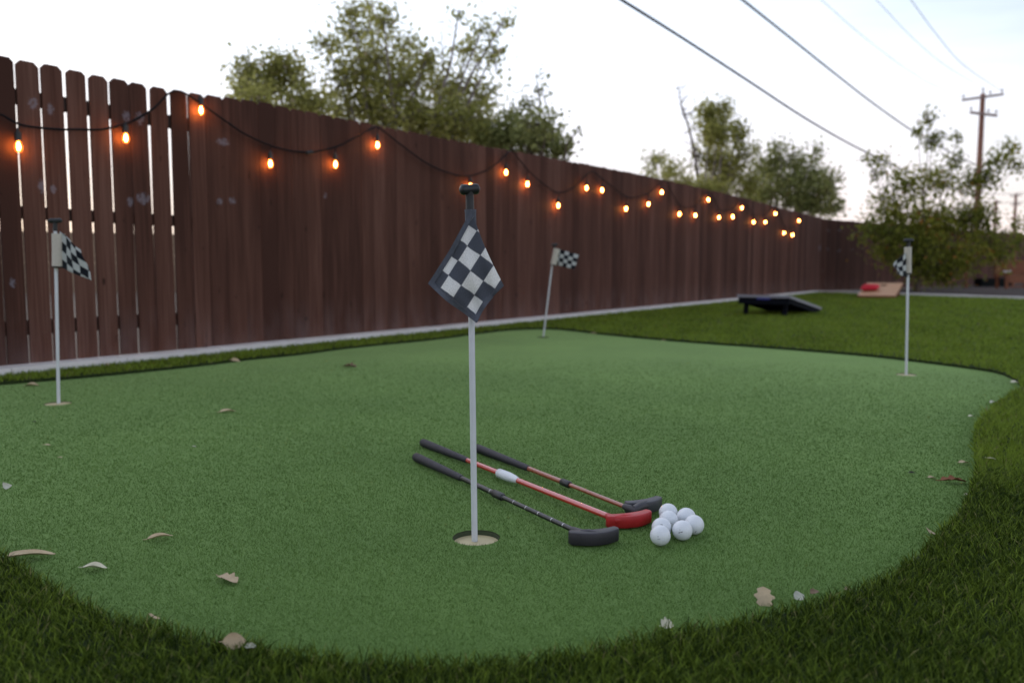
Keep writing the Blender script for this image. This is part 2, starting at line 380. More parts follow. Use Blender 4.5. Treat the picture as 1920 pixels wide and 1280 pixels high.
# ------------------------------------------------------------------ ground sheets
def sheet(name, pts, z, m, **kw):
    me = bpy.data.meshes.new(name); b = bmesh.new()
    b.faces.new([b.verts.new((p[0], p[1], z)) for p in pts]); bmesh.ops.triangulate(b, faces=b.faces[:]); bmesh.ops.recalc_face_normals(b, faces=b.faces)
    for f in b.faces:
        if f.normal.z < 0: f.normal_flip()
    b.to_mesh(me); b.free(); me.materials.append(m)
    o = bpy.data.objects.new(name, me); col.objects.link(o); return tag(o, kind='structure')
sheet('ground', [(-400, -400), (400, -400), (400, 900), (-400, 900)], -.09, M['ground'])
K0 = A1.copy(); K1 = G(1920, 558.5, ZC); KU = (K1-K0); KU.z = 0; KU.normalize(); KN = Vector((-KU.y, KU.x, 0))
if KN.y < 0: KN = -KN
KE = K0 + KU*14
Abeg = A0 - U*4.5
lawn_poly = [Abeg, A1, KE, Vector((14, -3, 0)), Vector((-6, -3, 0))]
bed = [A1 - NRM*.08, C0+UB*BL, C0+UB*BL+Vector((8, -6, 0)), KE+KN*.06, A1+KN*.06]
sheet('gravel_bed', [(p.x, p.y) for p in bed], .028, M['gravel'])
mb = MB(); n = 34
for i in range(n):                                   # concrete edging, cast in lengths with fine joints
    a = Abeg + U*((FL+4.5)*i/n + .002); b_ = Abeg + U*((FL+4.5)*(i+1)/n - .002); w = random.uniform(-.002, .002)
    vs = [a, b_, b_-NRM*.13, a-NRM*.13]; zt = .052+w
    mb.add([(v.x, v.y, -.08) for v in vs]+[(v.x, v.y, zt) for v in vs], [(4,5,6,7),(0,1,5,4),(1,2,6,5),(2,3,7,6),(3,0,4,7)])
tag(mb.build('concrete_kerb', M['concrete']), kind='structure')
mb = MB(); n = 12
for i in range(n):
    a = K0 + KU*(14*i/n + .004); b_ = K0 + KU*(14*(i+1)/n - .004); zt = .058 + random.uniform(-.004, .004)
    vs = [a, b_, b_+KN*.12, a+KN*.12]
    mb.add([(v.x, v.y, -.08) for v in vs]+[(v.x, v.y, zt) for v in vs], [(4,5,6,7),(0,1,5,4),(1,2,6,5),(2,3,7,6),(3,0,4,7)])
ko = tag(mb.build('concrete_kerb', M['concrete']), kind='structure')

# putting green outline
far_e = [(-120, 733), (0, 722), (100, 714), (200, 705), (300, 695), (400, 684), (460, 676), (560, 666), (660, 653), (760, 643), (800, 639), (850, 633), (900, 626), (960, 619.5),
         (1030, 617.5), (1085, 622), (1134, 628), (1240, 638), (1340, 646), (1440, 653), (1540, 661), (1634, 669), (1720, 679), (1820, 692), (1880, 703)]
near_e = [(1915, 716), (1900, 730), (1868, 752), (1838, 778), (1828, 800), (1826, 830), (1830, 865), (1822, 905), (1800, 950), (1765, 990), (1725, 1025), (1680, 1062), (1600, 1098),
          (1500, 1128), (1400, 1152), (1300, 1168), (1200, 1186), (1100, 1208), (1000, 1225), (880, 1233), (760, 1232), (640, 1224), (520, 1210), (420, 1195), (330, 1176),
          (250, 1155), (190, 1140), (140, 1112), (80, 1080), (30, 1045), (-20, 1020), (-120, 985)]
pg = [G(x, y, 0) for x, y in far_e] + [G(x, y, .024) for x, y in near_e]
pg = [Vector((p.x, p.y, 0)) for p in pg]
l0, l1 = pg[-1], pg[0]
pg += [Vector((-1.75, 1.75, 0)), Vector((-2.3, 2.5, 0)), Vector((-2.75, 3.2, 0))]
def cr_smooth(pts, k=4):
    out = []; n = len(pts)
    for i in range(n):
        p0, p1, p2, p3 = pts[i-1], pts[i], pts[(i+1) % n], pts[(i+2) % n]
        for j in range(k):
            t = j/k
            out.append(.5*((2*p1)+(p2-p0)*t+(2*p0-5*p1+4*p2-p3)*t*t+(3*p1-p0-3*p2+p3)*t*t*t))
    return out
pgs = cr_smooth(pg, 3)
HOLES = [('near', G(893, 1007), .0515, .011), ('left', G(108, 756), .054, .003), ('right', G(1699, 702), .054, .003), ('far', G(1018, 632), .052, .014)]
b = bmesh.new(); es = []
def ring(pts):
    vv = [b.verts.new(p) for p in pts]
    for i in range(len(vv)): es.append(b.edges.new((vv[i], vv[(i+1) % len(vv)])))
ring(pgs)
for _, c, r, _d in HOLES: ring([c+Vector((math.cos(t)*r, math.sin(t)*r, 0)) for t in np.linspace(0, 2*math.pi, 40, endpoint=False)])
bmesh.ops.triangle_fill(b, edges=es, use_beauty=True)
for f in b.faces:
    if f.normal.z < 0: f.normal_flip()
bord = [e for e in b.edges if len(e.link_faces) == 1 and e.verts[0].co.length > 0 and not any((e.verts[0].co-c).length < .08 for _, c, _, _ in HOLES)]
ex = bmesh.ops.extrude_edge_only(b, edges=bord)
for v in [g for g in ex['geom'] if isinstance(g, bmesh.types.BMVert)]: v.co.z -= .06
me = bpy.data.meshes.new('putting_green'); b.to_mesh(me); b.free(); me.materials.append(M['green'])
go = bpy.data.objects.new('putting_green', me); col.objects.link(go); tag(go, kind='structure')

ZL = .014                                   # the lawn turf stands proud of the green, its cut edge shows
b = bmesh.new(); es = []
cen_ = sum(pgs, Vector((0, 0, 0)))/len(pgs)
n = len(pgs); outl = []
for i in range(n):
    t = (pgs[(i+1) % n]-pgs[i-1]).normalized(); nn_ = Vector((t.y, -t.x, 0))
    if nn_.dot(pgs[i]-cen_) < 0: nn_ = -nn_
    outl.append(pgs[i]+nn_*.004)
ring([p+Vector((0, 0, ZL)) for p in outl]); inner_v = list(b.verts)
ring([Vector((p.x, p.y, ZL)) for p in lawn_poly])
bmesh.ops.triangle_fill(b, edges=es, use_beauty=True)
for f in b.faces:
    if f.normal.z < 0: f.normal_flip()
ins_ = set(inner_v); ie = [e for e in b.edges if e.verts[0] in ins_ and e.verts[1] in ins_ and len(e.link_faces) == 1]
ex = bmesh.ops.extrude_edge_only(b, edges=ie)
for v in [g for g in ex['geom'] if isinstance(g, bmesh.types.BMVert)]: v.co.z -= .05
me = bpy.data.meshes.new('lawn'); b.to_mesh(me); b.free(); me.materials.append(M['lawn_base'])
lo_ = bpy.data.objects.new('lawn', me); col.objects.link(lo_); tag(lo_, kind='structure')

def inside(P, poly):
    x, y = P[:, 0], P[:, 1]; res = np.zeros(len(P), bool); n = len(poly)
    for i in range(n):
        x0, y0 = poly[i][0], poly[i][1]; x1, y1 = poly[(i+1) % n][0], poly[(i+1) % n][1]
        if y0 == y1: continue
        c = ((y0 > y) != (y1 > y)) & (x < (x1-x0)*(y-y0)/(y1-y0)+x0); res ^= c
    return res
PG = [(p.x, p.y) for p in pgs]

# ------------------------------------------------------------------ grass blades (lawn) and short putting-turf fibres
def sample_polar(n, r0, r1, a0, a1, p):       # density ~ r^-p
    u = rng.random(n); e = 2-p
    r = np.exp(np.log(r0)+u*(np.log(r1/r0))) if abs(e) < 1e-6 else (r0**e+u*(r1**e-r0**e))**(1/e)
    th = a0+(a1-a0)*rng.random(n)
    return np.stack([r*np.sin(th), r*np.cos(th)], 1)
def blades(P, h, w, lean, segs, z0, tone):
    n = len(P); th = rng.random(n)*2*np.pi; d = np.stack([np.cos(th), np.sin(th)], 1)
    ph = rng.random(n)*2*np.pi; ww = np.stack([np.cos(ph), np.sin(ph)], 1)
    V = []; ts = np.linspace(0, 1, segs+1)
    for k, t in enumerate(ts):
        off = d*(lean*t**1.8)[:, None]; z = z0+h*(t-.18*(lean/h)*t**2.5)
        c = np.concatenate([P+off, z[:, None]], 1)
        if k < segs:
            hw = (w*.5*(1-.35*t))[:, None]; o = np.concatenate([ww*hw, np.zeros((n, 1))], 1)
            V += [c-o, c+o]
        else: V.append(c)
    V = np.stack(V, 1); nv = V.shape[1]; base = (np.arange(n)*nv)[:, None]; tri = []
    for k in range(segs-1):
        a = 2*k; tri += [base+np.array([[a, a+1, a+3]]), base+np.array([[a, a+3, a+2]])]
    a = 2*(segs-1); tri.append(base+np.array([[a, a+1, a+2]]))
    F = np.concatenate(tri, 0)
    return V.reshape(-1, 3), F, np.repeat(tone, nv)
LP = [(p.x, p.y) for p in lawn_poly]
OUT2 = [(p.x+(p-q).x*2.2, p.y+(p-q).y*2.2) for p, q in zip(outl, pgs)]
parts_ = []
def patch(P):
    return .5*np.sin(P[:, 0]*3.1+1.3*np.sin(P[:, 1]*2.3))*np.sin(P[:, 1]*2.7+.7*np.sin(P[:, 0]*4.1))+.5*np.sin(P[:, 0]*9+P[:, 1]*5)*np.sin(P[:, 1]*8-P[:, 0]*3)
def near_lawn(n, r0, r1, a0, a1, p, segs, wk, lk=.75):
    P = sample_polar(n, r0, r1, a0, a1, p)
    if segs > 1:                                   # tufts
        c = rng.integers(0, len(P), len(P)); cl = P[(c//6)*6 % len(P)]
        m = rng.random(len(P)) < .45; P[m] = cl[m]+rng.normal(0, .0035, (m.sum(), 2))
    P = P[inside(P, LP) & ~inside(P, PG) & ~inside(P-np.array([[0, 0 if segs > 1 else .014]]), PG)]
    r = np.linalg.norm(P, axis=1); n = len(P)
    h = (.024 if segs > 1 else .027)*(1+.16*rng.normal(size=n)).clip(.5, 1.5)*(1+.10*patch(P)); w = wk*(.8+.5*rng.random(n))*np.maximum(1, r/1.6)
    lean = h*(.25+lk*rng.random(n))
    tone = ((.25 if segs > 1 else .66)+.16*patch(P)+(.30 if segs > 1 else .2)*rng.normal(size=n)).clip(0, .9); tone = np.where(rng.random(n) < .025, 1.0, tone)  # lighter tone on distant blades paints in the brighter light out there
    return blades(P, h, w, lean, segs, ZL-.001, tone)
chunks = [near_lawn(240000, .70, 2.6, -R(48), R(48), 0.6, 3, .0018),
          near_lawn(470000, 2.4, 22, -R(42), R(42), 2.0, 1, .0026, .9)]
off = 0; VV = []; FF = []; TT = []
for V, F, T in chunks: VV.append(V); FF.append(F+off); TT.append(T); off += len(V)
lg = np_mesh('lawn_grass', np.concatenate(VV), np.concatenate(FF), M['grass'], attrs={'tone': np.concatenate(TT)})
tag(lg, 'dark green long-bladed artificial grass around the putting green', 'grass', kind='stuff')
P = sample_polar(950000, 1.0, 5.4, -R(40), R(40), 1.25)
P = P[inside(P, PG)]
rr_ = np.linalg.norm(P, axis=1); P = P[rng.random(len(P)) > (rr_-2.0)/3.4]
for _, c, r, _d in HOLES: P = P[np.hypot(P[:, 0]-c.x, P[:, 1]-c.y) > r]
r = np.linalg.norm(P, axis=1); n = len(P)
h = .0062*(.7+.6*rng.random(n)); w = .00085*np.maximum(1, r/1.3)
tone = (.40+.13*patch(P*.6)+.18*rng.normal(size=n)).clip(0, 1)
V, F, T = blades(P, h, w, h*(.3+.9*rng.random(n)), 1, -.001, tone)
tf = np_mesh('turf_fibre', V, F, M['fibre'], attrs={'tone': T})
tag(tf, 'short mid-green fibres of the artificial putting surface', 'turf', kind='stuff')

# ------------------------------------------------------------------ holes and flag sticks
POLES = {}
def cup(c, r, dep, label):
    root = empty('golf_cup', c); tag(root, label, 'golf hole', 'holes in the putting green')
    mb = MB(); seg = 40; rr = r-.001
    ca = [(math.cos(2*math.pi*k/seg), math.sin(2*math.pi*k/seg)) for k in range(seg)]
    vs = [(x*rr, y*rr, -.001) for x, y in ca]+[(x*rr, y*rr, -dep-.02) for x, y in ca]
    mb.add(vs, [(k, (k+1) % seg, seg+(k+1) % seg, seg+k) for k in range(seg)])
    mb.build('cup_wall', M['cup_dark'], root, local=True, smooth=True)
    mb = MB(); vs = [(x*(rr-.0008)*q, y*(rr-.0008)*q, -dep+z) for q, z in ((1, 0), (.93, -.0012), (.12, -.002)) for x, y in ca]+[(0, 0, -dep-.002)]
    fs = [(j*seg+k, j*seg+(k+1) % seg, (j+1)*seg+(k+1) % seg, (j+1)*seg+k) for j in range(2) for k in range(seg)]+[(2*seg+k, 2*seg+(k+1) % seg, 3*seg) for k in range(seg)]
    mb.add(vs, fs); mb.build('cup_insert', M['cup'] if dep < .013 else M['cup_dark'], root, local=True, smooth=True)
cup(HOLES[0][1], HOLES[0][2], HOLES[0][3], 'beige golf hole around the foot of the nearest flag stick')
cup(HOLES[1][1], HOLES[1][2], HOLES[1][3], 'beige golf hole below the leftmost flag near the fence')
cup(HOLES[2][1], HOLES[2][2], HOLES[2][3], 'beige golf hole at the foot of the right flag stick by the lawn edge')
cup(HOLES[3][1], HOLES[3][2], HOLES[3][3], 'dark golf hole at the foot of the leaning far flag stick')

def flag_mat(name, dark, light, na, nb, mode):
    m = bpy.data.materials.new(name); m.use_nodes = True; t = m.node_tree; p = t.nodes['Principled BSDF']
    uv = N(t, 'ShaderNodeUVMap'); uv.uv_map = 'UVMap'; sp = N(t, 'ShaderNodeSeparateXYZ'); t.links.new(uv.outputs[0], sp.inputs[0])
    nz = N(t, 'ShaderNodeTexNoise'); nz.inputs['Scale'].default_value = 1.2; nz.inputs['Detail'].default_value = 2; t.links.new(uv.outputs[0], nz.inputs['Vector'])
    a = mth(t, 'ADD', sp.outputs['X'], mth(t, 'MULTIPLY_ADD', nz.outputs['Fac'], .16, -.08)); b_ = sp.outputs['Y']
    par = mth(t, 'FLOORED_MODULO', mth(t, 'ADD', mth(t, 'FLOOR', a), mth(t, 'FLOOR', b_)), 2.0)     # 0 = white
    wh = mth(t, 'SUBTRACT', 1.0, par)
    if mode == 'near':
        for cond in (mth(t, 'GREATER_THAN', b_, -.02), mth(t, 'LESS_THAN', a, 3.86), mth(t, 'LESS_THAN', b_, 3.98)):
            wh = mth(t, 'MULTIPLY', wh, cond)
    fa = mth(t, 'ABSOLUTE', mth(t, 'SUBTRACT', mth(t, 'FRACT', mth(t, 'ADD', a, .5)), .5)); fb = mth(t, 'ABSOLUTE', mth(t, 'SUBTRACT', mth(t, 'FRACT', mth(t, 'ADD', b_, .5)), .5))
    seam = mth(t, 'LESS_THAN', mth(t, 'MINIMUM', fa, fb), .022)
    fn = N(t, 'ShaderNodeTexNoise'); fn.inputs['Scale'].default_value = 16; fn.inputs['Detail'].default_value = 5; t.links.new(uv.outputs[0], fn.inputs['Vector'])
    m1 = N(t, 'ShaderNodeMix', data_type='RGBA'); t.links.new(wh, m1.inputs[0]); m1.inputs[6].default_value = (*dark, 1); m1.inputs[7].default_value = (*light, 1)
    m2 = N(t, 'ShaderNodeMix', data_type='RGBA'); t.links.new(mth(t, 'MULTIPLY', seam, .55), m2.inputs[0]); t.links.new(m1.outputs[2], m2.inputs[6]); m2.inputs[7].default_value = (.20, .20, .22, 1)
    sc_ = N(t, 'ShaderNodeVectorMath', operation='SCALE'); t.links.new(m2.outputs[2], sc_.inputs[0])
    t.links.new(mth(t, 'MULTIPLY_ADD', fn.outputs['Fac'], .9, .55), sc_.inputs['Scale']); t.links.new(sc_.outputs[0], p.inputs['Base Color'])
    p.inputs['Roughness'].default_value = .9; p.inputs['Specular IOR Level'].default_value = .2; p.inputs['Sheen Weight'].default_value = .15
    bp = N(t, 'ShaderNodeBump'); bp.inputs['Strength'].default_value = .5; bp.inputs['Distance'].default_value = .001
    t.links.new(mth(t, 'SUBTRACT', fn.outputs['Fac'], mth(t, 'MULTIPLY', seam, .8)), bp.inputs['Height']); t.links.new(bp.outputs[0], p.inputs['Normal'])
    out = t.nodes['Material Output']; tl_ = N(t, 'ShaderNodeBsdfTranslucent'); t.links.new(sc_.outputs[0], tl_.inputs[0])
    msh = N(t, 'ShaderNodeMixShader'); msh.inputs[0].default_value = .42
    t.links.new(p.outputs[0], msh.inputs[1]); t.links.new(tl_.outputs[0], msh.inputs[2]); t.links.new(msh.outputs[0], out.inputs[0])
    return m
M['flag_near'] = flag_mat('chequered_denim', (.125, .135, .165), (.90, .89, .88), 4, 4, 'near')
M['flag_far'] = flag_mat('chequered_cloth', (.010, .013, .020), (.62, .64, .62), 4, 4, 'far')
M['hem'] = mat('denim_hem', (.085, .092, .115), .9, vary=.4, scale=160, bump=.8, bscale=700)

def flag_mesh(name, corners, uvs, root, material, nu=26, nv=26, ripple=.004, th=.0012, bulge=None, uvf=None):
    """corners: 4 world points A B C D (A-B along u, A-D along v); uv per corner"""
    A, B_, C_, D_ = corners; nrm = (B_-A).cross(D_-A).normalized()
    vs = []; uv = []
    for j in range(nv+1):
        for i in range(nu+1):
            u, v = i/nu, j/nv
            p = A*(1-u)*(1-v)+B_*u*(1-v)+C_*u*v+D_*(1-u)*v
            rp = ripple*math.sin(u*6.5+v*2.0)*(.25+u)+ripple*.5*math.sin(v*8+u*3)*u
            p = p+nrm*rp
            if bulge: p = p+bulge(u, v)
            vs.append(p)
            if uvf: uv.append(uvf(p)); continue
            a = [(1-u)*(1-v), u*(1-v), u*v, (1-u)*v]
            uv.append((sum(a[k]*uvs[k][0] for k in range(4)), sum(a[k]*uvs[k][1] for k in range(4))))
    off = WLOC[root]; n1 = len(vs); W_ = nu+1
    allv = [v+nrm*th*.5-off for v in vs]+[v-nrm*th*.5-off for v in vs]
    fs = []
    for j in range(nv):
        for i in range(nu):
            q = (j*W_+i, j*W_+i+1, (j+1)*W_+i+1, (j+1)*W_+i)
            fs.append(q); fs.append(tuple(n1+k for k in q[::-1]))
    rim = [i for i in range(nu)]+[nu+j*W_ for j in range(nv)]+[nv*W_+i for i in range(nu, 0, -1)]+[j*W_ for j in range(nv, 0, -1)]
    for k in range(len(rim)):
        a, b2 = rim[k], rim[(k+1) % len(rim)]; fs.append((b2, a, a+n1, b2+n1))
    me = bpy.data.meshes.new(name); me.from_pydata(allv, [], fs); me.materials.append(material)
    ul = me.uv_layers.new(name='UVMap'); 
    for l in me.loops: ul.data[l.index].uv = uv[l.vertex_index % n1]
    me.polygons.foreach_set('use_smooth', [True]*len(fs)); me.update()
    o = bpy.data.objects.new(name, me); col.objects.link(o); o.parent = root; WLOC[o] = off
    return o, vs

def stick(base, top, rad, label, handle_dir, hw=.041, hr=.0095):
    root = empty('flag_stick', base); tag(root, label, 'golf flag', 'flag sticks standing in the putting green')
    ax = (top-base).normalized()
    mb = MB(); mb.tube([base-ax*.006, top], rad, 16); mb.build('pole', M['pole'], root, smooth=True, auto=40)
    mb = MB(); t1 = top+ax*.006; t2 = top+ax*.024; c = top+ax*.032
    mb.tube([top-ax*.012, t1, t2, c], [rad*1.35, rad*1.35, rad*1.30, rad*1.6], 16)
    hd = (Vector(handle_dir)-ax*Vector(handle_dir).dot(ax)*.0).normalized()
    k = []; rr = []
    for q in np.linspace(-1, 1, 15):
        k.append(c+hd*hw*.5*q); rr.append(hr*(math.sqrt(max(0.0, 1-max(0, (abs(q)-.6)/.42)**2))*.95+.03)*(1+.12*abs(q)))
    mb.tube(k, rr, 16); mb.build('handle', M['black_plastic'], root, smooth=True, auto=50)
    return root, ax
# nearest flag: square of cloth hanging by one corner
nb = G(890, 1013, -.012); dN = nb.y
def vert_top(base, py, px=None):
    d = ray(px if px else 960+FPX*base.x/base.y, py); t = base.y/d.y
    return Vector((base.x if px is None else d.x*t, base.y, H+d.z*t))
nt_ = vert_top(nb, 384, 881)
nr, nax = stick(nb, nt_, .0066, 'nearest flag stick with a faded grey and white chequered flag hanging from its top', (1, .35, .10), .044, .0108)
mb = MB(); s0 = vert_top(nb, 393, 882); s1 = vert_top(nb, 470, 884)
mb.tube([s0, s0.lerp(s1, .1), s1], [.0125, .0118, .0118], 18)
mb.build('flag_sleeve', M['hem'], nr, smooth=True, auto=40)
dF = dN-.022
uvN = [(-1.17, -.42), (4.13, -.76), (4.18, 3.65), (1.56, 3.88)]
def TP(x, y, dd=0): return AT(x, y, dF+dd)
def uv_of(x, y):      # lattice coordinates of the cloth squares
    X = (x-780)*4.265-415; Y = (y-330)*4.265-385
    a, b_ = (80*X-105*Y)/-18390, (-75*Y-118*X)/-18390
    return (float(np.interp(a, [-3, 0, 1, 2.02, 3.02, 3.82, 5.82], [-3, 0, 1, 2, 3, 3.86, 5.8])), float(np.interp(b_, [-2.95, .05, .67, 1.65, 2.65, 3.50, 5.5], [-3, 0, 1, 2, 3, 4, 6])))
cT, cL, cB, cR = (890, 393), (802, 532), (894, 604), (945, 536)
def near_bulge(u, v):   # soft fold lines of the hanging cloth and the drawn-in right edge
    s = math.sin(math.pi*v)*math.sin(math.pi*min(1, u*1.1))
    w = Vector((0, -.010*s+.006*math.sin(5*v+2*u)*u*(1-v), 0))
    w += Vector((-.0075, 0, 0))*math.sin(math.pi*u)*(v**2)            # right edge curves inward
    w += Vector((.0035, 0, -.001))*math.sin(math.pi*u)*((1-v)**3)     # left hem bows slightly
    w += Vector((0, 0, -.003))*math.sin(math.pi*v)*u**3
    w += Vector((-.0045, 0, 0))*max(0, math.sin(math.pi*min(1, v*1.0)))*max(0, 1-2.2*u)
    k_ = min(1, 1.8*math.hypot(u, v))
    w += (Vector((0, .0075, 0))*math.sin(9*v+1.2*u)*(.3+u)+Vector((0, .0035, 0))*math.sin(15*u-4*v))*k_
    return w
fo_, vsN = flag_mesh('flag', [TP(884, 394, .006), TP(*cL, -.004), TP(*cB, -.006), TP(*cR, .004)], [uv_of(880, 394), uv_of(*cL), uv_of(*cB), uv_of(*cR)],
          nr, M['flag_near'], 40, 40, .0016, .0014, near_bulge, lambda p: uv_of(*PX(p)))
# widen the top edge a little: second short edge is handled by the sleeve; raised hems along left and lower edges
W_ = 41
def hem_strip(idx, inward, name):
    mb = MB(); pts = [vsN[i] for i in idx]; inn = [vsN[i] for i in inward]
    vs = []
    for a, b2 in zip(pts, inn):
        o_ = (a-b2)*.12
        vs += [a+o_+Vector((0, -.0022, 0)), b2+Vector((0, -.0022, 0)), b2+Vector((0, .0016, 0)), a+o_+Vector((0, .0016, 0))]
    n = len(pts); fs = []
    for i in range(n-1):
        for k in range(4): fs.append((i*4+k, i*4+(k+1) % 4, (i+1)*4+(k+1) % 4, (i+1)*4+k))
    fs += [(0, 3, 2, 1), tuple((n-1)*4+k for k in range(4))]
    mb.add(vs, fs); ob = mb.build(name, M['hem'], nr); ob.parent = fo_; return ob
hem_strip([i for i in range(0, 41)], [3*W_+i for i in range(0, 41)], 'hem')
hem_strip([j*W_+40 for j in range(0, 41)], [j*W_+38 for j in range(0, 41)], 'hem')
hem_strip([40*W_+i for i in range(12, 41)], [37*W_+i for i in range(12, 41)], 'hem')

def far_flag(bpx, bpy_, tpx, tpy, label, sleeve, corners, dd, uvs, handle_dir, rad=.0095, srad=.019, base_z=-.003):
    base = G(bpx, bpy_, base_z)
    base = Vector((base.x, base.y, base_z)); top = vert_top(base, tpy, tpx)
    root, ax = stick(base, top, rad*.72, label, handle_dir, .055, .010)
    (sx0, sy0), (sx1, sy1) = sleeve
    a = vert_top(base, sy0, sx0); c = vert_top(base, sy1, sx1)
    mb = MB(); mb.tube([a, a.lerp(c, .5), c], [srad, srad*.97, srad], 18); mb.build('flag_sleeve', M['sleeve'], root, smooth=True, auto=40)
    mb = MB(); mb.tube([c-ax*.001, c-ax*.007], [srad*1.02, srad*.95], 18); mb.build('sleeve_hem', M['black_plastic'], root, smooth=True, auto=40)
    P4 = [AT(x, y, base.y+k) for (x, y), k in zip(corners, dd)]
    flag_mesh('flag', P4, uvs, root, M['flag_far'], 30, 16, .007, .0016)
    return root
far_flag(110, 755, 103.5, 428, 'leftmost flag stick, black and white chequered flag drooping to the right, fence behind', ((109.5, 438), (110, 499)),
         [(112, 433), (150, 468), (170, 526), (114, 501)], [-.01, -.06, -.10, -.01], [(0, 0), (3.6, -.4), (4.4, 3.0), (0, 4)], (1, .2, .04), srad=.026)
far_flag(1018.5, 633, 1039, 466, 'leaning flag stick farthest from the camera, chequered flag blown to the right', ((1044, 466), (1038, 496)),
         [(1042, 465), (1085, 478), (1077, 505), (1040, 496)], [0, -.05, -.10, 0], [(0, 0), (5, 0), (5, 4), (0, 4)], (1, 0, .1), srad=.028, base_z=-.012)
far_flag(1699, 702, 1703.5, 462, 'right flag stick near the curved lawn edge, flag folded to the left', ((1702.5, 463), (1702, 512)),
         [(1700, 471), (1674, 496), (1681, 513), (1700, 520)], [0, -.10, -.14, 0], [(0, 0), (3, 0), (3, 4), (0, 4)], (1, .1, .03), srad=.019)

# ------------------------------------------------------------------ putters
def along(mb, pts, rads, seg=14): mb.tube(pts, rads, seg)
def banana(L, W, bend, n=14):
    up = []; lo = []
    for i in range(n+1):
        u = i/n*2-1; x = u*(L/2-W*.30); y = bend*(u*u)
        taper = W/2*(1-.22*u*u); up.append((x, y+taper)); lo.append((x, y-taper))
    def capp(x, y0, y1, sgn):
        cy = (y0+y1)/2; r = abs(y1-y0)/2
        return [(x+sgn*r*.7*math.cos(a), cy+r*math.sin(a)) for a in np.linspace(-math.pi/2, math.pi/2, 9)[1:-1]]
    right = capp(lo[-1][0], lo[-1][1], up[-1][1], 1); left = [(x, y) for x, y in capp(up[0][0], up[0][1], lo[0][1], -1)][::-1]
    return lo+right+up[::-1]+left
def putter(label, g0, g1, segs, neck, head, mats_, hz=(.004, .031), L=.113, W=.030, bend=.012, flip=1, rings=(), collars=()):
    """g0,g1 grip ends (px); segs: list of (px0, px1, radius, material); neck end px; head (centre px, direction deg)"""
    c = G(*head[0], .006); hd = R(head[1])
    root = empty('putter', Vector((g0[0], 0, 0)) if False else G(*g0, 0)); tag(root, label, 'golf putter', 'putters lying side by side on the green')
    e0 = G(*g0, .0135); e1 = G(*g1, .0135)
    ne = G(*neck, .022)
    # straight club axis from the butt to the neck
    axis = (ne-e0); Lc = axis.length; ax = axis.normalized()
    def on(px):                                   # param of the axis point closest to that pixel ray
        p = G(*px, .015); t = (p-e0).dot(ax); return e0+ax*max(0, min(Lc, t))
    p1 = on(g1)
    mb = MB(); pts = [e0, e0+ax*.004, e0+ax*.02, e0.lerp(p1, .45), e0.lerp(p1, .97), p1]
    mb.tube(pts, [.009, .0128, .0135, .0118, .0092, .0080], 18); mb.build('grip', M['grip'], root, smooth=True, auto=50)
    for (a, b2, r_, mname) in segs:
        pa, pb = on(a), on(b2); mb = MB(); mb.tube([pa-ax*.002, pb], r_, 16); mb.build('shaft', M[mname], root, smooth=True, auto=40)
    for (a, b2, r_, mname, prof) in collars:
        pa, pb = on(a), on(b2); mb = MB(); mb.tube([pa.lerp(pb, q) for q, _ in prof], [r_*k for _, k in prof], 18); mb.build('collar', M[mname], root, smooth=True, auto=40)
    if rings:
        for px, r_ in rings:
            mb = MB(); p = on(px); mb.tube([p-ax*.0010, p+ax*.0010], r_-.0001, 16); mb.build('silver_ring', M['silver'], root, smooth=True, auto=40)
    # head
    Mh = Matrix.Translation(Vector((c.x, c.y, 0))) @ Matrix.Rotation(hd, 4, 'Z')
    mb = MB(); mb.prism([(x, y*flip) for x, y in (banana(L, W, bend) if flip > 0 else banana(L, W, bend)[::-1])], hz[0], hz[1], 0, Mh, bev=.0021)
    hm = mb.build('head', M[mats_[0]], root, smooth=True, auto=55)
    hc = Vector((c.x, c.y, hz[1]*.62))
    mb = MB(); mid = ne.lerp(hc, .45)+Vector((0, 0, .002))
    mb.tube([ne-ax*.035, ne-ax*.012, ne, mid, hc], [.0072, .0092, .0105, .0115, .0125], 18)
    mb.build('neck', M[mats_[1]], root, smooth=True, auto=60)
    return root
cyl = [(0, .8), (.08, 1), (.9, 1), (1, .8)]
putter('black putter nearest the camera, silver rings on its black shaft', (779, 856), (868, 897),
       [((868, 897), (928, 929), .0068, 'shaft_black'), ((928, 929), (1096, 1004), .0056, 'shaft_black')], (1092, 1001), ((1117, 1017), 15),
       ('head_black', 'head_black'), rings=[((921, 924), .0071)]+[((x, y), .0059) for x, y in ((944, 935), (966, 945), (990, 956), (1015, 967), (1041, 979), (1065, 989))],
       collars=[((926, 926), (943, 935), .0098, 'black_plastic', cyl)])
putter('putter with a glossy red shaft, white collar and red head, middle of the three', (792, 829), (874, 864),
       [((874, 864), (932, 888), .0075, 'shaft_red'), ((967, 902), (1155, 974), .0073, 'shaft_red')], (1156, 974), ((1184, 984), 22),
       ('head_red', 'head_red'), L=.115, collars=[((930, 888), (971, 903), .0128, 'white_plastic', [(0, .7), (.06, .98), (.3, 1), (.55, 1), (.8, .85), (1, .6)])])
putter('farthest putter with copper brown shaft and worn grey head', (893, 839), (988, 880),
       [((988, 880), (1057, 907), .0068, 'shaft_orange'), ((1064, 910), (1185, 955), .0055, 'shaft_orange')], (1188, 956), ((1212, 957), 28),
       ('head_grey', 'head_black'), L=.105, rings=(), collars=[((1054, 905), (1069, 912), .0095, 'black_plastic', cyl)])

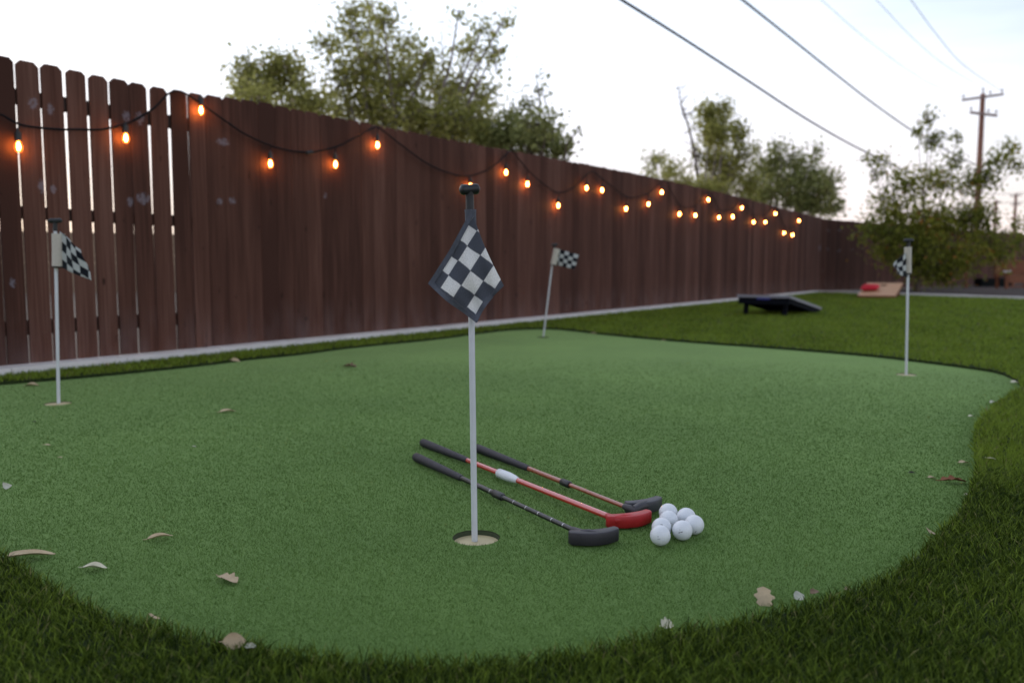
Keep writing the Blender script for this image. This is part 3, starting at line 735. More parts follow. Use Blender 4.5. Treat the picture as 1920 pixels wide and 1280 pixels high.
# ------------------------------------------------------------------ golf balls
def ball_mat():
    m = mat('golf_ball_white', (.78, .79, .83), .32, vary=.03, scale=60, spec=.5, coat=.3); t = m.node_tree; p = t.nodes['Principled BSDF']
    tcn = N(t, 'ShaderNodeTexCoord'); v = N(t, 'ShaderNodeTexVoronoi'); v.inputs['Scale'].default_value = 280; v.inputs['Randomness'].default_value = .35
    t.links.new(tcn.outputs['Object'], v.inputs['Vector'])
    h = mth(t, 'MINIMUM', mth(t, 'MULTIPLY', v.outputs['Distance'], 1.8), 1.0)
    bp = N(t, 'ShaderNodeBump'); bp.inputs['Strength'].default_value = .6; bp.inputs['Distance'].default_value = .0006
    t.links.new(h, bp.inputs['Height']); t.links.new(bp.outputs[0], p.inputs['Normal']); return m
M['ball'] = ball_mat(); M['ink'] = mat('black_ink', (.015, .015, .02), .5); M['ink_grey'] = mat('faded_ink', (.35, .36, .42), .5)
RB = .02135
me_ball = bpy.data.meshes.new('golf_ball'); b = bmesh.new(); bmesh.ops.create_uvsphere(b, u_segments=48, v_segments=32, radius=RB)
for f in b.faces: f.smooth = True
b.to_mesh(me_ball); b.free(); me_ball.materials.append(M['ball'])
def mark(lon0, lat0, tilt, pieces, name='printed_mark'):
    """little printed strokes on a ball; pieces: (x, y, w, h, material) in metres on the tangent plane"""
    mb = MB()
    for (x, y, w, h, mi) in pieces:
        nx, ny = max(2, int(w/.0006)), 2; vs = []
        for j in range(ny+1):
            for i in range(nx+1):
                xx = x+(i/nx-.5)*w; yy = y+(j/ny-.5)*h
                X = xx*math.cos(tilt)-yy*math.sin(tilt); Y = xx*math.sin(tilt)+yy*math.cos(tilt)
                lo = lon0+X/RB; la = lat0+Y/RB; rr = RB*1.004
                vs.append((rr*math.cos(la)*math.sin(lo), -rr*math.cos(la)*math.cos(lo), rr*math.sin(la)))
        mb.add(vs, [(j*(nx+1)+i, j*(nx+1)+i+1, (j+1)*(nx+1)+i+1, (j+1)*(nx+1)+i) for j in range(ny) for i in range(nx)], mi)
    return mb
logo = [(-.0034, -.0002, .0022, .0016, 0), (-.0012, .0001, .0016, .0011, 0), (.0008, 0, .0016, .0014, 0), (.0031, .0003, .0024, .0016, 0)]
BALLS = [((1253, 962), 'golf ball at the back of the cluster, touching the grey putter head', (1.2, .4, .3), []),
         ((1253.5, 976), 'golf ball with a slanted black mark, second in the left row behind', (0, 0, 0), [(.22, -.05, .75, logo[:3]+[(.003, -.004, .0014, .0018, 1)])]),
         ((1240.5, 990), 'golf ball with a faint mark on top, beside the red putter head', (0, 0, 0), [(.0, .62, -.1, [(0, 0, .006, .0011, 0)])]),
         ((1238, 1004.5), 'frontmost golf ball at the lower left of the cluster, with a faint grey print', (0, 0, 0), [(-.22, .18, .2, [(0, 0, .0016, .0022, 1), (.001, -.005, .006, .001, 1)])]),
         ((1279.3, 995), 'golf ball with a dark printed line across its middle', (0, 0, 0), [(-.16, .10, .28, logo+[(-.0005, .0052, .0012, .0022, 1)])]),
         ((1286.7, 970.5), 'plain golf ball at the back right of the cluster', (.5, 1.2, .7), []),
         ((1301.5, 984.5), 'rightmost golf ball with a dark mark near its lower edge', (0, 0, 0), [(.20, -.42, 1.05, logo[:3])])]
for (px, lab, rot, marks) in BALLS:
    c = G(*px, RB); o = bpy.data.objects.new('golf_ball', me_ball); col.objects.link(o); o.location = (c.x, c.y, RB+.0015)
    tag(o, lab, 'golf ball', 'golf balls beside the putters'); WLOC[o] = Vector((0, 0, 0))
    az = math.atan2(c.x, c.y); o.rotation_euler = (rot[0], rot[1], rot[2]-az if marks else rot[2])
    for (lo, la, ti, pcs) in marks:
        k = mark(lo, la, ti, pcs).build('printed_mark', [M['ink'], M['ink_grey']], o, local=True)

# ------------------------------------------------------------------ string lights
def glow_mat(name, rgb, s):
    m = bpy.data.materials.new(name); m.use_nodes = True; t = m.node_tree; t.nodes.clear()
    o = N(t, 'ShaderNodeOutputMaterial'); e = N(t, 'ShaderNodeEmission'); e.inputs[0].default_value = (*rgb, 1); e.inputs[1].default_value = s
    t.links.new(e.outputs[0], o.inputs[0]); return m
M['filament'] = glow_mat('glowing_filament', (1.0, .42, .11), 80)
def glass_mat():
    m = bpy.data.materials.new('amber_bulb_glass'); m.use_nodes = True; t = m.node_tree; t.nodes.clear()
    o = N(t, 'ShaderNodeOutputMaterial'); tr = N(t, 'ShaderNodeBsdfTransparent'); tr.inputs[0].default_value = (1, .80, .55, 1)
    g = N(t, 'ShaderNodeBsdfGlossy'); g.inputs['Roughness'].default_value = .1; e = N(t, 'ShaderNodeEmission'); e.inputs[0].default_value = (1, .20, .03, 1); e.inputs[1].default_value = .9
    m1 = N(t, 'ShaderNodeMixShader'); m1.inputs[0].default_value = .08; t.links.new(tr.outputs[0], m1.inputs[1]); t.links.new(g.outputs[0], m1.inputs[2])
    ad = N(t, 'ShaderNodeAddShader'); t.links.new(m1.outputs[0], ad.inputs[0]); t.links.new(e.outputs[0], ad.inputs[1]); t.links.new(ad.outputs[0], o.inputs[0]); return m
M['bulb_glass'] = glass_mat()
OFFL = .045
bulbs = [(35, 276), (236, 260), (377, 208), (507, 308), (629, 309), (708, 273), (882, 350), (949, 324), (989, 346), (1047, 386), (1100, 353), (1129, 357), (1174, 392), (1216, 383),
         (1241, 361), (1274, 402), (1304, 404), (1328, 375), (1348, 408), (1374, 407), (1391, 390), (1413, 417), (1435, 417), (1454, 401), (1470, 437), (1486, 441), (1498, 414)]
cord = [(-150, 150), (-80, 186), (-30, 205), (0, 214), (36, 233), (75, 240), (115, 243), (150, 243), (190, 243), (232, 234), (262, 220), (290, 202), (316, 176), (335, 171), (352, 178), (377, 195), (410, 218), (460, 252),
        (507, 273), (545, 283), (580, 286), (629, 276), (670, 256), (700, 240), (712, 241), (750, 270), (800, 306), (845, 325), (882, 330), (920, 315), (949, 290), (960, 284), (989, 318), (1020, 346), (1047, 361),
        (1075, 352), (1100, 328), (1112, 322), (1129, 335), (1174, 368), (1195, 369), (1216, 362), (1241, 341), (1250, 342), (1274, 384), (1304, 386), (1328, 359), (1348, 391), (1360, 394), (1374, 391), (1391, 375), (1413, 401), (1435, 402),
        (1454, 387), (1470, 422), (1486, 427), (1498, 401), (1504, 402)]
def smooth_open(pts, k=5):
    out = []
    for i in range(len(pts)-1):
        p0, p1, p2, p3 = pts[max(0, i-1)], pts[i], pts[i+1], pts[min(len(pts)-1, i+2)]
        for j in range(k):
            t = j/k; out.append(.5*((2*p1)+(p2-p0)*t+(2*p0-5*p1+4*p2-p3)*t*t+(3*p1-p0-3*p2+p3)*t*t*t))
    out.append(pts[-1]); return out
C3 = [FP(x, y, OFFL) for x, y in cord]
ci = next(i for i, c in enumerate(cord) if c[0] == 580)
def sock_mesh():
    mb = MB(); mb.tube([(0, 0, 0), (0, 0, -.018), (0, 0, -.019), (0, 0, -.064), (0, 0, -.066)], [.006, .007, .0165, .0175, .014], 16)
    return mb
def bulb_mesh():
    mb = MB(); mb.tube([(0, 0, -.064), (0, 0, -.072), (0, 0, -.084), (0, 0, -.098), (0, 0, -.110), (0, 0, -.119), (0, 0, -.124), (0, 0, -.1255)], [.011, .013, .0175, .0200, .0185, .0135, .007, .002], 18, 0)
    mb.tube([(0, 0, -.072), (0, 0, -.080), (0, 0, -.097), (0, 0, -.110), (0, 0, -.114)], [.003, .0065, .0095, .0065, .002], 12, 1)
    return mb
proto = None
for (nm, lo, hi, lab) in (('near', 0, ci, 'black cable string light with orange bulbs sagging across the left end of the fence'),
                          ('far', ci, len(cord)-1, 'longer string light plugged on, orange bulbs zigzagging along the fence to its far end')):
    pts = smooth_open(C3[lo:hi+1]); root = empty('string_light', pts[0]); tag(root, lab, 'string lights', 'string lights hung on the long fence')
    mb = MB(); mb.tube(pts, .0066, 8); mb.build('cable', M['cable'], root, smooth=True)
    if nm == 'far':
        a, b2 = pts[0], pts[4]; mb = MB(); d = (pts[3]-pts[0]).normalized()
        mb.tube([a-d*.035, a-d*.03, a+d*.03, a+d*.035], [.008, .014, .014, .008], 12); mb.build('plug', M['black_plastic'], root, smooth=True, auto=40)
    for (x, y) in bulbs:
        if not ((x < 580) == (nm == 'near')): continue
        bc = FP(x, y, OFFL); top = bc+Vector((0, 0, .097))
        if proto is None:
            so = sock_mesh().build('socket', M['black_plastic'], root, local=True, smooth=True, auto=40)
            bo = bulb_mesh().build('bulb', [M['bulb_glass'], M['filament']], so, local=True, smooth=True); proto = (so, bo)
        else:
            so = proto[0].copy(); col.objects.link(so); so.parent = root
            bo = proto[1].copy(); col.objects.link(bo); bo.parent = so
        so.location = top-Vector(root.location)
        # drop wire from the cable to the socket
        cz = min(pts, key=lambda p: (p-top).xy.length)
        if cz.z > top.z+.006:
            mb = MB(); mb.tube([cz, top.lerp(cz, .5)+U*.003, top], .0038, 8); mb.build('drop_wire', M['cable'], root, smooth=True)

# ------------------------------------------------------------------ fallen leaves
def leaf_mat(name, rgb, rgb2):
    m = mat(name, rgb, .7, vary=.22, scale=120, bump=.4, bscale=300); return m
LM = {'tan': leaf_mat('dry_tan_leaf', (.56, .42, .26), None), 'pale': leaf_mat('dry_pale_leaf', (.66, .60, .44), None), 'pink': leaf_mat('dry_pinkish_leaf', (.46, .34, .21), None),
      'brown': leaf_mat('dry_brown_leaf', (.20, .12, .07), None), 'white': leaf_mat('bleached_leaf', (.52, .50, .40), None), 'dark': leaf_mat('dark_leaf', (.03, .022, .018), None), 'rust': leaf_mat('rusty_leaf', (.25, .09, .04), None)}
def leaf(px, py, wpx, hpx, ang, color, label, curl=.5, shape='oval', z=.006, up=0.0):
    """wpx: length in photo px, hpx: breadth factor of the real leaf, ang: turn on the ground, curl: 0 flat..1 rolled, up: tilt towards upright"""
    c = G(px, py, z); L = wpx/FPX*c.y*1.06; Wd = L*hpx*(1.9 if curl >= .4 and hpx < .65 else 1.15)
    nu, nv = 14, 8; vs = []; sd_ = (px*13+py*7) % 100/100.0
    for j in range(nv+1):
        for i in range(nu+1):
            u = i/nu; v = j/nv*2-1
            if shape == 'oval': w = math.sin(math.pi*min(1, u*1.02))**.7*(1-.25*u)
            elif shape == 'long': w = (u**.35)*(1-u)**.45*1.5*(1-.35*u)
            elif shape == 'lobed': w = math.sin(math.pi*u)**.6*(.80+.20*math.cos(u*19+sd_*6))
            else: w = max(0, 1-u)**.8*(1 if u > .04 else .5)
            w = max(w, .03)*Wd/2
            x = (u-.5)*L; a = v*w/(Wd/2)*curl*2.1
            r = Wd/2/max(.15, curl*2.1)
            if curl > .12: y = r*math.sin(a); zz = r*(1-math.cos(a))
            else: y = v*w; zz = 0
            zz += .13*L*math.sin(u*2.2+sd_*2)*curl+ .010*L*math.sin(u*9+v*3+sd_*9)
            vs.append(Vector((x, y, zz)))
    zmin = min(v.z for v in vs)
    vs = [Vector((v.x, v.y, v.z-zmin)) for v in vs]
    Mx = Matrix.Rotation(R(ang), 4, 'Z') @ Matrix.Rotation(R(up), 4, 'X')
    vs = [Mx @ v for v in vs]; zmin = min(v.z for v in vs); base = Vector((c.x, c.y, z-.002-zmin))
    W2 = nu+1; n1 = len(vs); mb = MB(); t = .0005
    mb.add([v+Vector((0, 0, t)) for v in vs]+list(vs), [(j*W2+i, j*W2+i+1, (j+1)*W2+i+1, (j+1)*W2+i) for j in range(nv) for i in range(nu)]
           + [(n1+j*W2+i, n1+(j+1)*W2+i, n1+(j+1)*W2+i+1, n1+j*W2+i+1) for j in range(nv) for i in range(nu)])
    mb.tube([vs[nv//2*W2]+Vector((0, 0, t)), vs[nv//2*W2]+Mx.to_3x3() @ Vector((-L*.16, .01*L, .03*L))], [L*.012+.0003, L*.008+.0002], 6)
    o = mb.build('dry_leaf', LM[color], smooth=True); o.location = base; tag(o, label, 'leaf', 'dry leaves scattered on the turf'); return o
leaf(58, 1043, 78, .26, 28, 'tan', 'long narrow rolled tan leaf at the lower left lawn edge', .55, 'long', .006)
leaf(178, 1064, 42, .34, 12, 'pale', 'pale rolled leaf right of the long tan leaf', .6, 'oval')
leaf(300, 1007, 45, .26, 42, 'tan', 'slim twisted tan leaf on the green between fence side and nearest hole', .6, 'oval')
leaf(427, 1085, 50, .36, -32, 'pink', 'brownish curled leaf with ragged edge at the lower left of the green', .45, 'lobed')
leaf(285, 1155, 27, .85, 120, 'pink', 'small three-cornered tan leaf standing near the lower left lawn edge', .3, 'tri', .006, 35)
leaf(440, 1208, 42, .75, 4, 'pink', 'broad pinkish dome-shaped leaf half sunk in the front lawn edge', .35, 'oval', .026, 55)
leaf(470, 1210, 19, .7, 20, 'white', 'small white curled leaf beside the pinkish dome-shaped leaf', .7, 'oval', .030, 40)
leaf(14, 913, 16, 1.0, 60, 'white', 'small whitish leaf at the left edge of the picture on the green', .4, 'tri', .006, 50)
leaf(427, 771, 30, .35, 40, 'tan', 'tan leaf lying alone in the middle left of the green', .4, 'oval')
leaf(60, 722, 22, .6, 20, 'tan', 'tan leaf below the dark turf edge left of the leftmost flag', .4, 'oval')
leaf(440, 677, 19, .7, 10, 'tan', 'tan leaf against the dark turf edge, the larger of two', .5, 'oval', .006, 20)
leaf(395, 682, 9, .9, 0, 'tan', 'tiny tan leaf against the dark turf edge, the smaller of two', .5, 'oval', .006, 20)
leaf(656, 687, 24, .6, -5, 'brown', 'brown leaf on the back of the green below the fence', .5, 'lobed')
leaf(201, 683, 10, .8, 0, 'tan', 'tiny leaf on the narrow turf strip right of the leftmost flag', .4, 'oval', .035)
leaf(508, 628, 20, .35, -60, 'tan', 'tan leaf leaning on the concrete edging below the fence', .4, 'oval', .062)
leaf(364, 836, 7, .8, 10, 'white', 'white speck of leaf on the left half of the green', .3, 'oval')
leaf(88, 833, 14, .5, 0, 'tan', 'small flat tan leaf fragment on the green below the leftmost hole', .2, 'oval')
leaf(113, 856, 8, .6, 0, 'tan', 'tiny tan leaf fragment near the left side of the green', .2, 'oval')
leaf(64, 790, 7, .9, 0, 'dark', 'tiny dark seed pod on the green below the leftmost hole', .4, 'oval')
leaf(1432, 1118, 42, .85, 82, 'tan', 'upright lobed tan leaf at the front right lawn edge', .22, 'lobed', .012, 0).rotation_euler = (R(48), 0, 0)
leaf(1498, 1118, 26, .8, 35, 'white', 'pale greenish leaf in the lawn edge right of the upright tan leaf', .35, 'oval', .014, 30)
leaf(1527, 1108, 20, .5, 30, 'brown', 'small brown leaf scrap in the lawn edge beside the pale leaf', .4, 'lobed', .014, 10)
leaf(1590, 1103, 13, .6, 10, 'tan', 'tiny tan scrap at the lawn edge in the lower right', .4, 'oval', .014, 10)
leaf(1742, 997, 24, .9, 70, 'tan', 'lobed light tan leaf standing at the right lawn edge', .3, 'lobed', .008, 35)
leaf(1716, 1047, 13, .9, 40, 'white', 'small white leaf at the right lawn edge below the lobed tan leaf', .5, 'lobed', .012, 30)
leaf(1787, 902, 50, .28, 4, 'rust', 'long curled rusty brown leaf at the right edge of the green', .6, 'lobed')
leaf(1748, 895, 16, .5, 0, 'pink', 'pinkish leaf left of the long rusty leaf', .4, 'oval')
leaf(1808, 867, 22, .4, 12, 'tan', 'thin tan leaf above the long rusty leaf', .4, 'oval')
leaf(1710, 885, 12, .5, -20, 'dark', 'small dark leaf left of the rusty and pinkish leaves', .4, 'oval')
leaf(1904, 717, 18, .7, 5, 'pale', 'pale leaf at the far right tip of the green', .4, 'oval', .01, 10)
leaf(1864, 754, 15, .6, 5, 'white', 'small whitish leaf on the lawn edge below the far right tip', .4, 'oval', .02)
leaf(1822, 780, 12, .6, 0, 'pale', 'tiny pale leaf where the right lawn edge turns', .4, 'oval', .01)
leaf(1814, 926, 14, .4, 20, 'pale', 'tiny pale leaf just below the long rusty leaf', .4, 'oval')
leaf(1858, 858, 15, .3, -25, 'pale', 'pale sliver of leaf lying on the grass at the right', .3, 'oval', .034)
leaf(1114, 625, 12, .7, 0, 'tan', 'tiny leaf at the far edge of the green right of the leaning flag', .4, 'oval')
leaf(1245, 638, 9, .7, 0, 'tan', 'tiny leaf at the far edge of the green before the black game board', .4, 'oval')
leaf(1250, 1170, 26, .6, 25, 'pale', 'pale leaf sunk in the front lawn edge below the golf balls', .4, 'lobed', .018, 30)

# ------------------------------------------------------------------ cornhole boards
def game_board(RR, Ld, Wd, label, surf, trim, under, len_=1.2, wid=.61, zlo=.06, zhi=.27, legs=True, logo_=False, lip=.09):
    """RR: ground point under the raised right corner; Ld: direction from raised to low end; Wd: across"""
    Ld = Ld.normalized(); Wd = Wd.normalized(); root = empty('cornhole_board', RR)
    sl = Vector((Ld.x, Ld.y, (zlo-zhi)/len_)).normalized(); up = Wd.cross(sl)
    if up.z < 0: up = -up
    Mx = Matrix((( sl.x, Wd.x, up.x, RR.x), (sl.y, Wd.y, up.y, RR.y), (sl.z, Wd.z, up.z, zhi), (0, 0, 0, 1)))
    T = .012
    # deck with the round hole: ring of quads round the hole to the rectangle edges
    hc = (.23, wid/2); hr = .076; n = 40; mb = MB(); inner = []; outer = []
    for k in range(n):
        a = 2*math.pi*k/n; dx, dy = math.cos(a), math.sin(a); inner.append((hc[0]+hr*dx, hc[1]+hr*dy))
        tx = ((len_-hc[0])/dx if dx > 1e-9 else (-hc[0])/dx if dx < -1e-9 else 1e9); ty = ((wid-hc[1])/dy if dy > 1e-9 else (-hc[1])/dy if dy < -1e-9 else 1e9)
        t = min(tx, ty); outer.append((hc[0]+t*dx, hc[1]+t*dy))
    # add the true corners
    ang = lambda p: math.atan2(p[1]-hc[1], p[0]-hc[0]) % (2*math.pi)
    for c in ((0, 0), (len_, 0), (len_, wid), (0, wid)):
        a = ang(c); inner.append((hc[0]+hr*math.cos(a), hc[1]+hr*math.sin(a))); outer.append(c)
    order = sorted(range(len(inner)), key=lambda i: ang(outer[i])); inner = [inner[i] for i in order]; outer = [outer[i] for i in order]; n = len(inner)
    vs = [Mx @ Vector((x, y, z)) for z in (0, -T) for lst in (inner, outer) for x, y in lst]
    fs = []
    for k in range(n):
        q = (k+1) % n; fs += [(k, q, n+q, n+k), (2*n+k, 3*n+k, 3*n+q, 2*n+q), (k, 2*n+k, 2*n+q, q), (n+k, n+q, 3*n+q, 3*n+k)]
    mb.add(vs, fs); mb.build('deck', [M[surf]], root)
    mb = MB(); e = .018
    for lo, hi in (((0.001, .001, -T-lip), (e, wid-.001, -T-.0005)), ((len_-e, .001, -T-lip*.62), (len_-.001, wid-.001, -T-.0005)), ((e+.0005, .001, -T-lip*.8), (len_-e-.0005, e, -T-.0005)), ((e+.0005, wid-e, -T-lip*.8), (len_-e-.0005, wid-.001, -T-.0005))):
        mb.box(lo, hi, 0, Mx)
    mb.build('frame', M[under], root)
    if trim:
        mb = MB(); w = .014
        for lo, hi in (((-w, -w, -.026), (-.0005, wid+w, .004)), ((len_+.0005, -w, -.026), (len_+w, wid+w, .004)), ((0, -w, -.026), (len_, -.0005, .004)), ((0, wid+.0005, -.026), (len_, wid+w, .004))): mb.box(lo, hi, 0, Mx)
        mb.build('edge_trim', M[trim], root)
    if logo_:
        mb = MB(); mb.box((-w-.002, wid*.36, -.050), (-w+.0, wid*.62, -.028), 0, Mx); mb.build('logo_panel', M['blue'], root)
    for yy in (.045, wid-.045-.05):
        mb = MB(); a = Mx @ Vector((.10, yy, -T)); a1 = Mx @ Vector((.10, yy+.05, -T)); f_ = Vector((-Ld.x, -Ld.y, 0))*.05
        c1 = Vector((a.x, a.y, 0))+f_; c2 = Vector((a1.x, a1.y, 0))+f_; k = Ld*.018; k.z = 0
        vs = [a-k, a+k, a1+k, a1-k, Vector((c1.x, c1.y, .0))-k, Vector((c1.x, c1.y, .0))+k, Vector((c2.x, c2.y, 0))+k, Vector((c2.x, c2.y, 0))-k]
        mb.add(vs, [(0,1,2,3),(7,6,5,4),(0,4,5,1),(1,5,6,2),(2,6,7,3),(3,7,4,0)]); mb.build('leg', M[under], root)
    tag(root, label, 'cornhole board', 'cornhole boards on the lawn'); return root, Mx
RRb = G(1482, 591, .03); Lb = G(1533, 584, .03)-RRb; Wb = Vector((-Lb.y, Lb.x, 0))
game_board(RRb-Lb.normalized()*.05, Lb, Wb, 'black cornhole board seen from its raised dark underside, grey rim', 'board_black', 'board_trim', 'board_black', zlo=.075, zhi=.255, logo_=True)
q0 = G(1608, 557, .03); q1 = G(1679, 558, .03); wv = (q1-q0); wl = wv.length
wdir = Vector((wv.x, wv.y, 0)).normalized(); ldir = Vector((-wdir.y, wdir.x, 0))
tl = AT(1628, 531, q0.y+1.12); shift = (tl-q0).dot(wdir)
ldir = Vector((tl.x-q0.x, tl.y-q0.y, 0)).normalized()
hi_end = q1+ldir*1.15
_r, Mw = game_board(hi_end, -ldir, -wdir, 'light plywood cornhole board facing the green with a red bag on it', 'board_wood', None, 'cedar', wid=wl, zlo=.065, zhi=.285, lip=.05)
# red bean bag lying on the plywood board
bp_ = AT(1630, 546, q0.y+.45)
mb = MB(); nn = 10; loc = Vector((.74, wl*.76, 0)); vs = []
for s_ in (1, -1):
    for j in range(nn+1):
        for i in range(nn+1):
            u, v = i/nn*2-1, j/nn*2-1; w = max(0, (1-u**4)*(1-v**4))
            vs.append(Mw @ Vector((loc.x+u*.15+.03*v, loc.y+v*.16*(1-.12*u*u), .060+s_*.060*w+.014*math.sin(3*u+2*v)*w)))
k = (nn+1)**2; fs = []
for j in range(nn):
    for i in range(nn):
        q = (j*(nn+1)+i, j*(nn+1)+i+1, (j+1)*(nn+1)+i+1, (j+1)*(nn+1)+i); fs += [q, tuple(k+x for x in q[::-1])]
mb.add(vs, fs); tag(mb.build('bean_bag', M['bag_red'], smooth=True), 'plump red bean bag lying on the plywood cornhole board', 'bean bag')

# ------------------------------------------------------------------ trees
def rand_dir(n):
    d = rng.normal(size=(n, 3)); return d/np.linalg.norm(d, axis=1)[:, None]
def leaf_cloud(P, size, aspect=.55, out=None):
    n = len(P); d = rand_dir(n); d[:, 2] -= .25
    if out is not None: d += out*.5
    d /= np.linalg.norm(d, axis=1)[:, None]; e = np.cross(d, rand_dir(n)); e /= np.linalg.norm(e, axis=1)[:, None]
    nn = np.cross(d, e); s_ = (size*(.6+.8*rng.random(n)))[:, None]
    V = np.stack([P, P+d*s_*.5+e*s_*aspect*.5+nn*s_*.06, P+d*s_, P+d*s_*.5-e*s_*aspect*.5+nn*s_*.06], 1).reshape(-1, 3)
    F = np.arange(n*4).reshape(n, 4); return V, F
def tree(name, label, base, D, blobs, leafmat, leafsize, group, barkm='bark', trunk_r=.09, fork=.45, bare=(), cat='tree', dens=1.0, dead=0.0):
    """blobs: (px, py, rx, ry, number of twigs, leaves per twig[, depth shift])"""
    root = empty(name, base); tag(root, label, cat, group)
    cen = []; 
    for bl in blobs:
        dz = bl[6] if len(bl) > 6 else random.uniform(-.5, .5)*1.8
        c = AT(bl[0], bl[1], D+dz); rx = bl[2]/FPX*(D+dz); ry = bl[3]/FPX*(D+dz); cen.append((c, rx, ry))
    wood = MB(); topz_ = max(c.z for c, _, _ in cen); lowz = min(c.z for c, _, _ in cen)
    fz = lowz*fork+.2; cx = sum(c.x for c, _, _ in cen)/len(cen); cy = sum(c.y for c, _, _ in cen)/len(cen)
    fk = Vector((base[0]+(cx-base[0])*.15, base[1]+(cy-base[1])*.15, fz))
    b0 = Vector(base); wood.tube([b0-Vector((0, 0, .1)), b0+Vector((.02, 0, fz*.3)), b0.lerp(fk, .65)+Vector((-.03, .02, 0)), fk], [trunk_r*1.3, trunk_r, trunk_r*.9, trunk_r*.85], 9)
    LPs = []
    for (c, rx, ry), bl in zip(cen, blobs):
        mid = fk.lerp(c, .5)+Vector((random.uniform(-.15, .15), random.uniform(-.15, .15), -.10*(c-fk).length))
        r0 = trunk_r*.36; wood.tube([fk, fk.lerp(mid, .5)+Vector((0, 0, .02)), mid, mid.lerp(c, .55)+Vector((random.uniform(-.08, .08), 0, .03)), c], [r0*1.1, r0*.85, r0*.6, r0*.4, r0*.22], 6)
        for k in range(bl[4]):
            u = rand_dir(1)[0]; q = rng.random()**.45; tip = c+Vector((u[0]*rx*q, u[1]*(rx+ry)*.5*q, u[2]*ry*q))
            o0 = c+Vector((u[0]*rx, u[1]*rx, u[2]*ry))*.12*rng.random(); mm = o0.lerp(tip, .5)+Vector((0, 0, -.05*rx))
            if rng.random() < .55: wood.tube([o0, mm, tip], [.010, .007, .003], 4, cap=False)
            nl = max(1, int(bl[5]*dens*1.4*(.5+rng.random())))
            if rng.random() < dead: continue
            t = .25+.8*rng.random(nl)**.8; pts = np.array(o0)[None]*(1-t[:, None])+np.array(tip)[None]*t[:, None]
            LPs.append(pts+rng.normal(0, 1, (nl, 3))*min(.15, rx*.36))
    for (pts, r_) in bare:
        pp = [AT(x, y, D+.3) for x, y in pts]; wood.tube(pp, [r_*(1-.8*i/(len(pp)-1)) for i in range(len(pp))], 5)
        for i in range(1, len(pp)):
            for _k in range(5):
                s0 = pp[i-1].lerp(pp[i], random.random()); L = (pp[-1]-pp[0]).length*.16
                wood.tube([s0, s0+Vector((random.uniform(-1, 1), random.uniform(-.5, .5), random.uniform(-.1, 1)))*L*.5, s0+Vector((random.uniform(-1, 1), 0, random.uniform(.2, 1)))*L], [r_*.35, r_*.25, r_*.12], 4)
    wood.build('trunk', M[barkm], root, smooth=True)
    P = np.concatenate(LPs); V, F = leaf_cloud(P, leafsize)
    tone = np.repeat((.45+.25*np.sin(P[:, 0]*2.3+P[:, 2]*3.1)*np.sin(P[:, 1]*2+P[:, 2]*1.7)+.18*rng.normal(size=len(P))).clip(0, .92)+(rng.random(len(P)) < .05)*.5, 4).clip(0, 1)
    np_mesh('crown', V, F, M[leafmat], root, attrs={'tone': tone}); return root
GT = 'trees beyond the long fence'
tree('leafy_tree', 'sparse yellow-green tree top above the fence, left of the tallest tree', (-4.5, 11.5, 0), 11.5,
     [(470, 140, 38, 45, 34, 16), (515, 120, 30, 28, 20, 14), (545, 135, 38, 38, 30, 15), (480, 185, 45, 25, 26, 14), (560, 185, 45, 25, 26, 14), (450, 165, 22, 20, 12, 12), (515, 160, 40, 30, 26, 14), (590, 200, 35, 22, 24, 14), (535, 200, 50, 18, 24, 14)], 'leaf_a', .07, GT, fork=.6)
tree('leafy_tree', 'tallest green tree above the middle of the fence, with grey bare twigs in it', (-1.9, 13.5, 0), 13.5,
     [(655, 20, 30, 30, 16, 10), (668, 60, 45, 40, 34, 14), (612, 80, 30, 22, 16, 12), (720, 40, 38, 35, 20, 12), (700, 110, 60, 50, 46, 15), (650, 140, 55, 50, 44, 14), (755, 90, 45, 45, 26, 12),
      (760, 155, 60, 50, 46, 15), (690, 195, 70, 35, 50, 15), (630, 200, 40, 30, 26, 12), (780, 215, 60, 32, 44, 17), (830, 160, 45, 50, 34, 14), (850, 225, 55, 35, 44, 17), (880, 95, 32, 55, 28, 11), (905, 55, 30, 30, 10, 8),
      (925, 100, 28, 50, 18, 9), (945, 40, 25, 25, 8, 7), (900, 180, 40, 45, 26, 12), (910, 245, 45, 28, 32, 15), (860, 20, 25, 25, 6, 6), (800, 245, 70, 22, 50, 17), (730, 225, 60, 25, 40, 15), (850, 185, 45, 40, 36, 14), (800, 110, 35, 40, 20, 12), (890, 225, 45, 35, 38, 15), (830, 255, 60, 18, 36, 16), (690, 150, 50, 45, 30, 14), (730, 170, 50, 40, 34, 14), (690, 15, 35, 22, 12, 10)],
     'leaf_a', .078, GT, fork=.55, trunk_r=.13, barkm='bark_grey', dead=.08,
     bare=[([(790, 260), (780, 190), (785, 130), (805, 95)], .02), ([(770, 250), (755, 190), (740, 150), (735, 115)], .02), ([(830, 250), (832, 150), (828, 70), (830, 40)], .015), ([(870, 240), (900, 120), (930, 60), (952, 18)], .015)])
tree('leafy_bush', 'dark rounded shrub top above the fence, right end of the tallest tree', (.75, 13.0, 0), 13.0,
     [(985, 262, 50, 32, 50, 18), (1030, 268, 36, 28, 34, 17), (940, 262, 36, 26, 34, 16), (1010, 232, 45, 22, 26, 13), (990, 195, 30, 25, 12, 8), (1015, 165, 22, 30, 6, 6), (1085, 245, 8, 10, 3, 5), (1005, 140, 25, 12, 3, 5), (965, 218, 25, 25, 12, 9), (905, 262, 40, 22, 34, 16), (950, 250, 40, 25, 30, 15), (1050, 280, 26, 18, 22, 14)],
     'leaf_b', .075, GT, fork=.7, cat='bush')
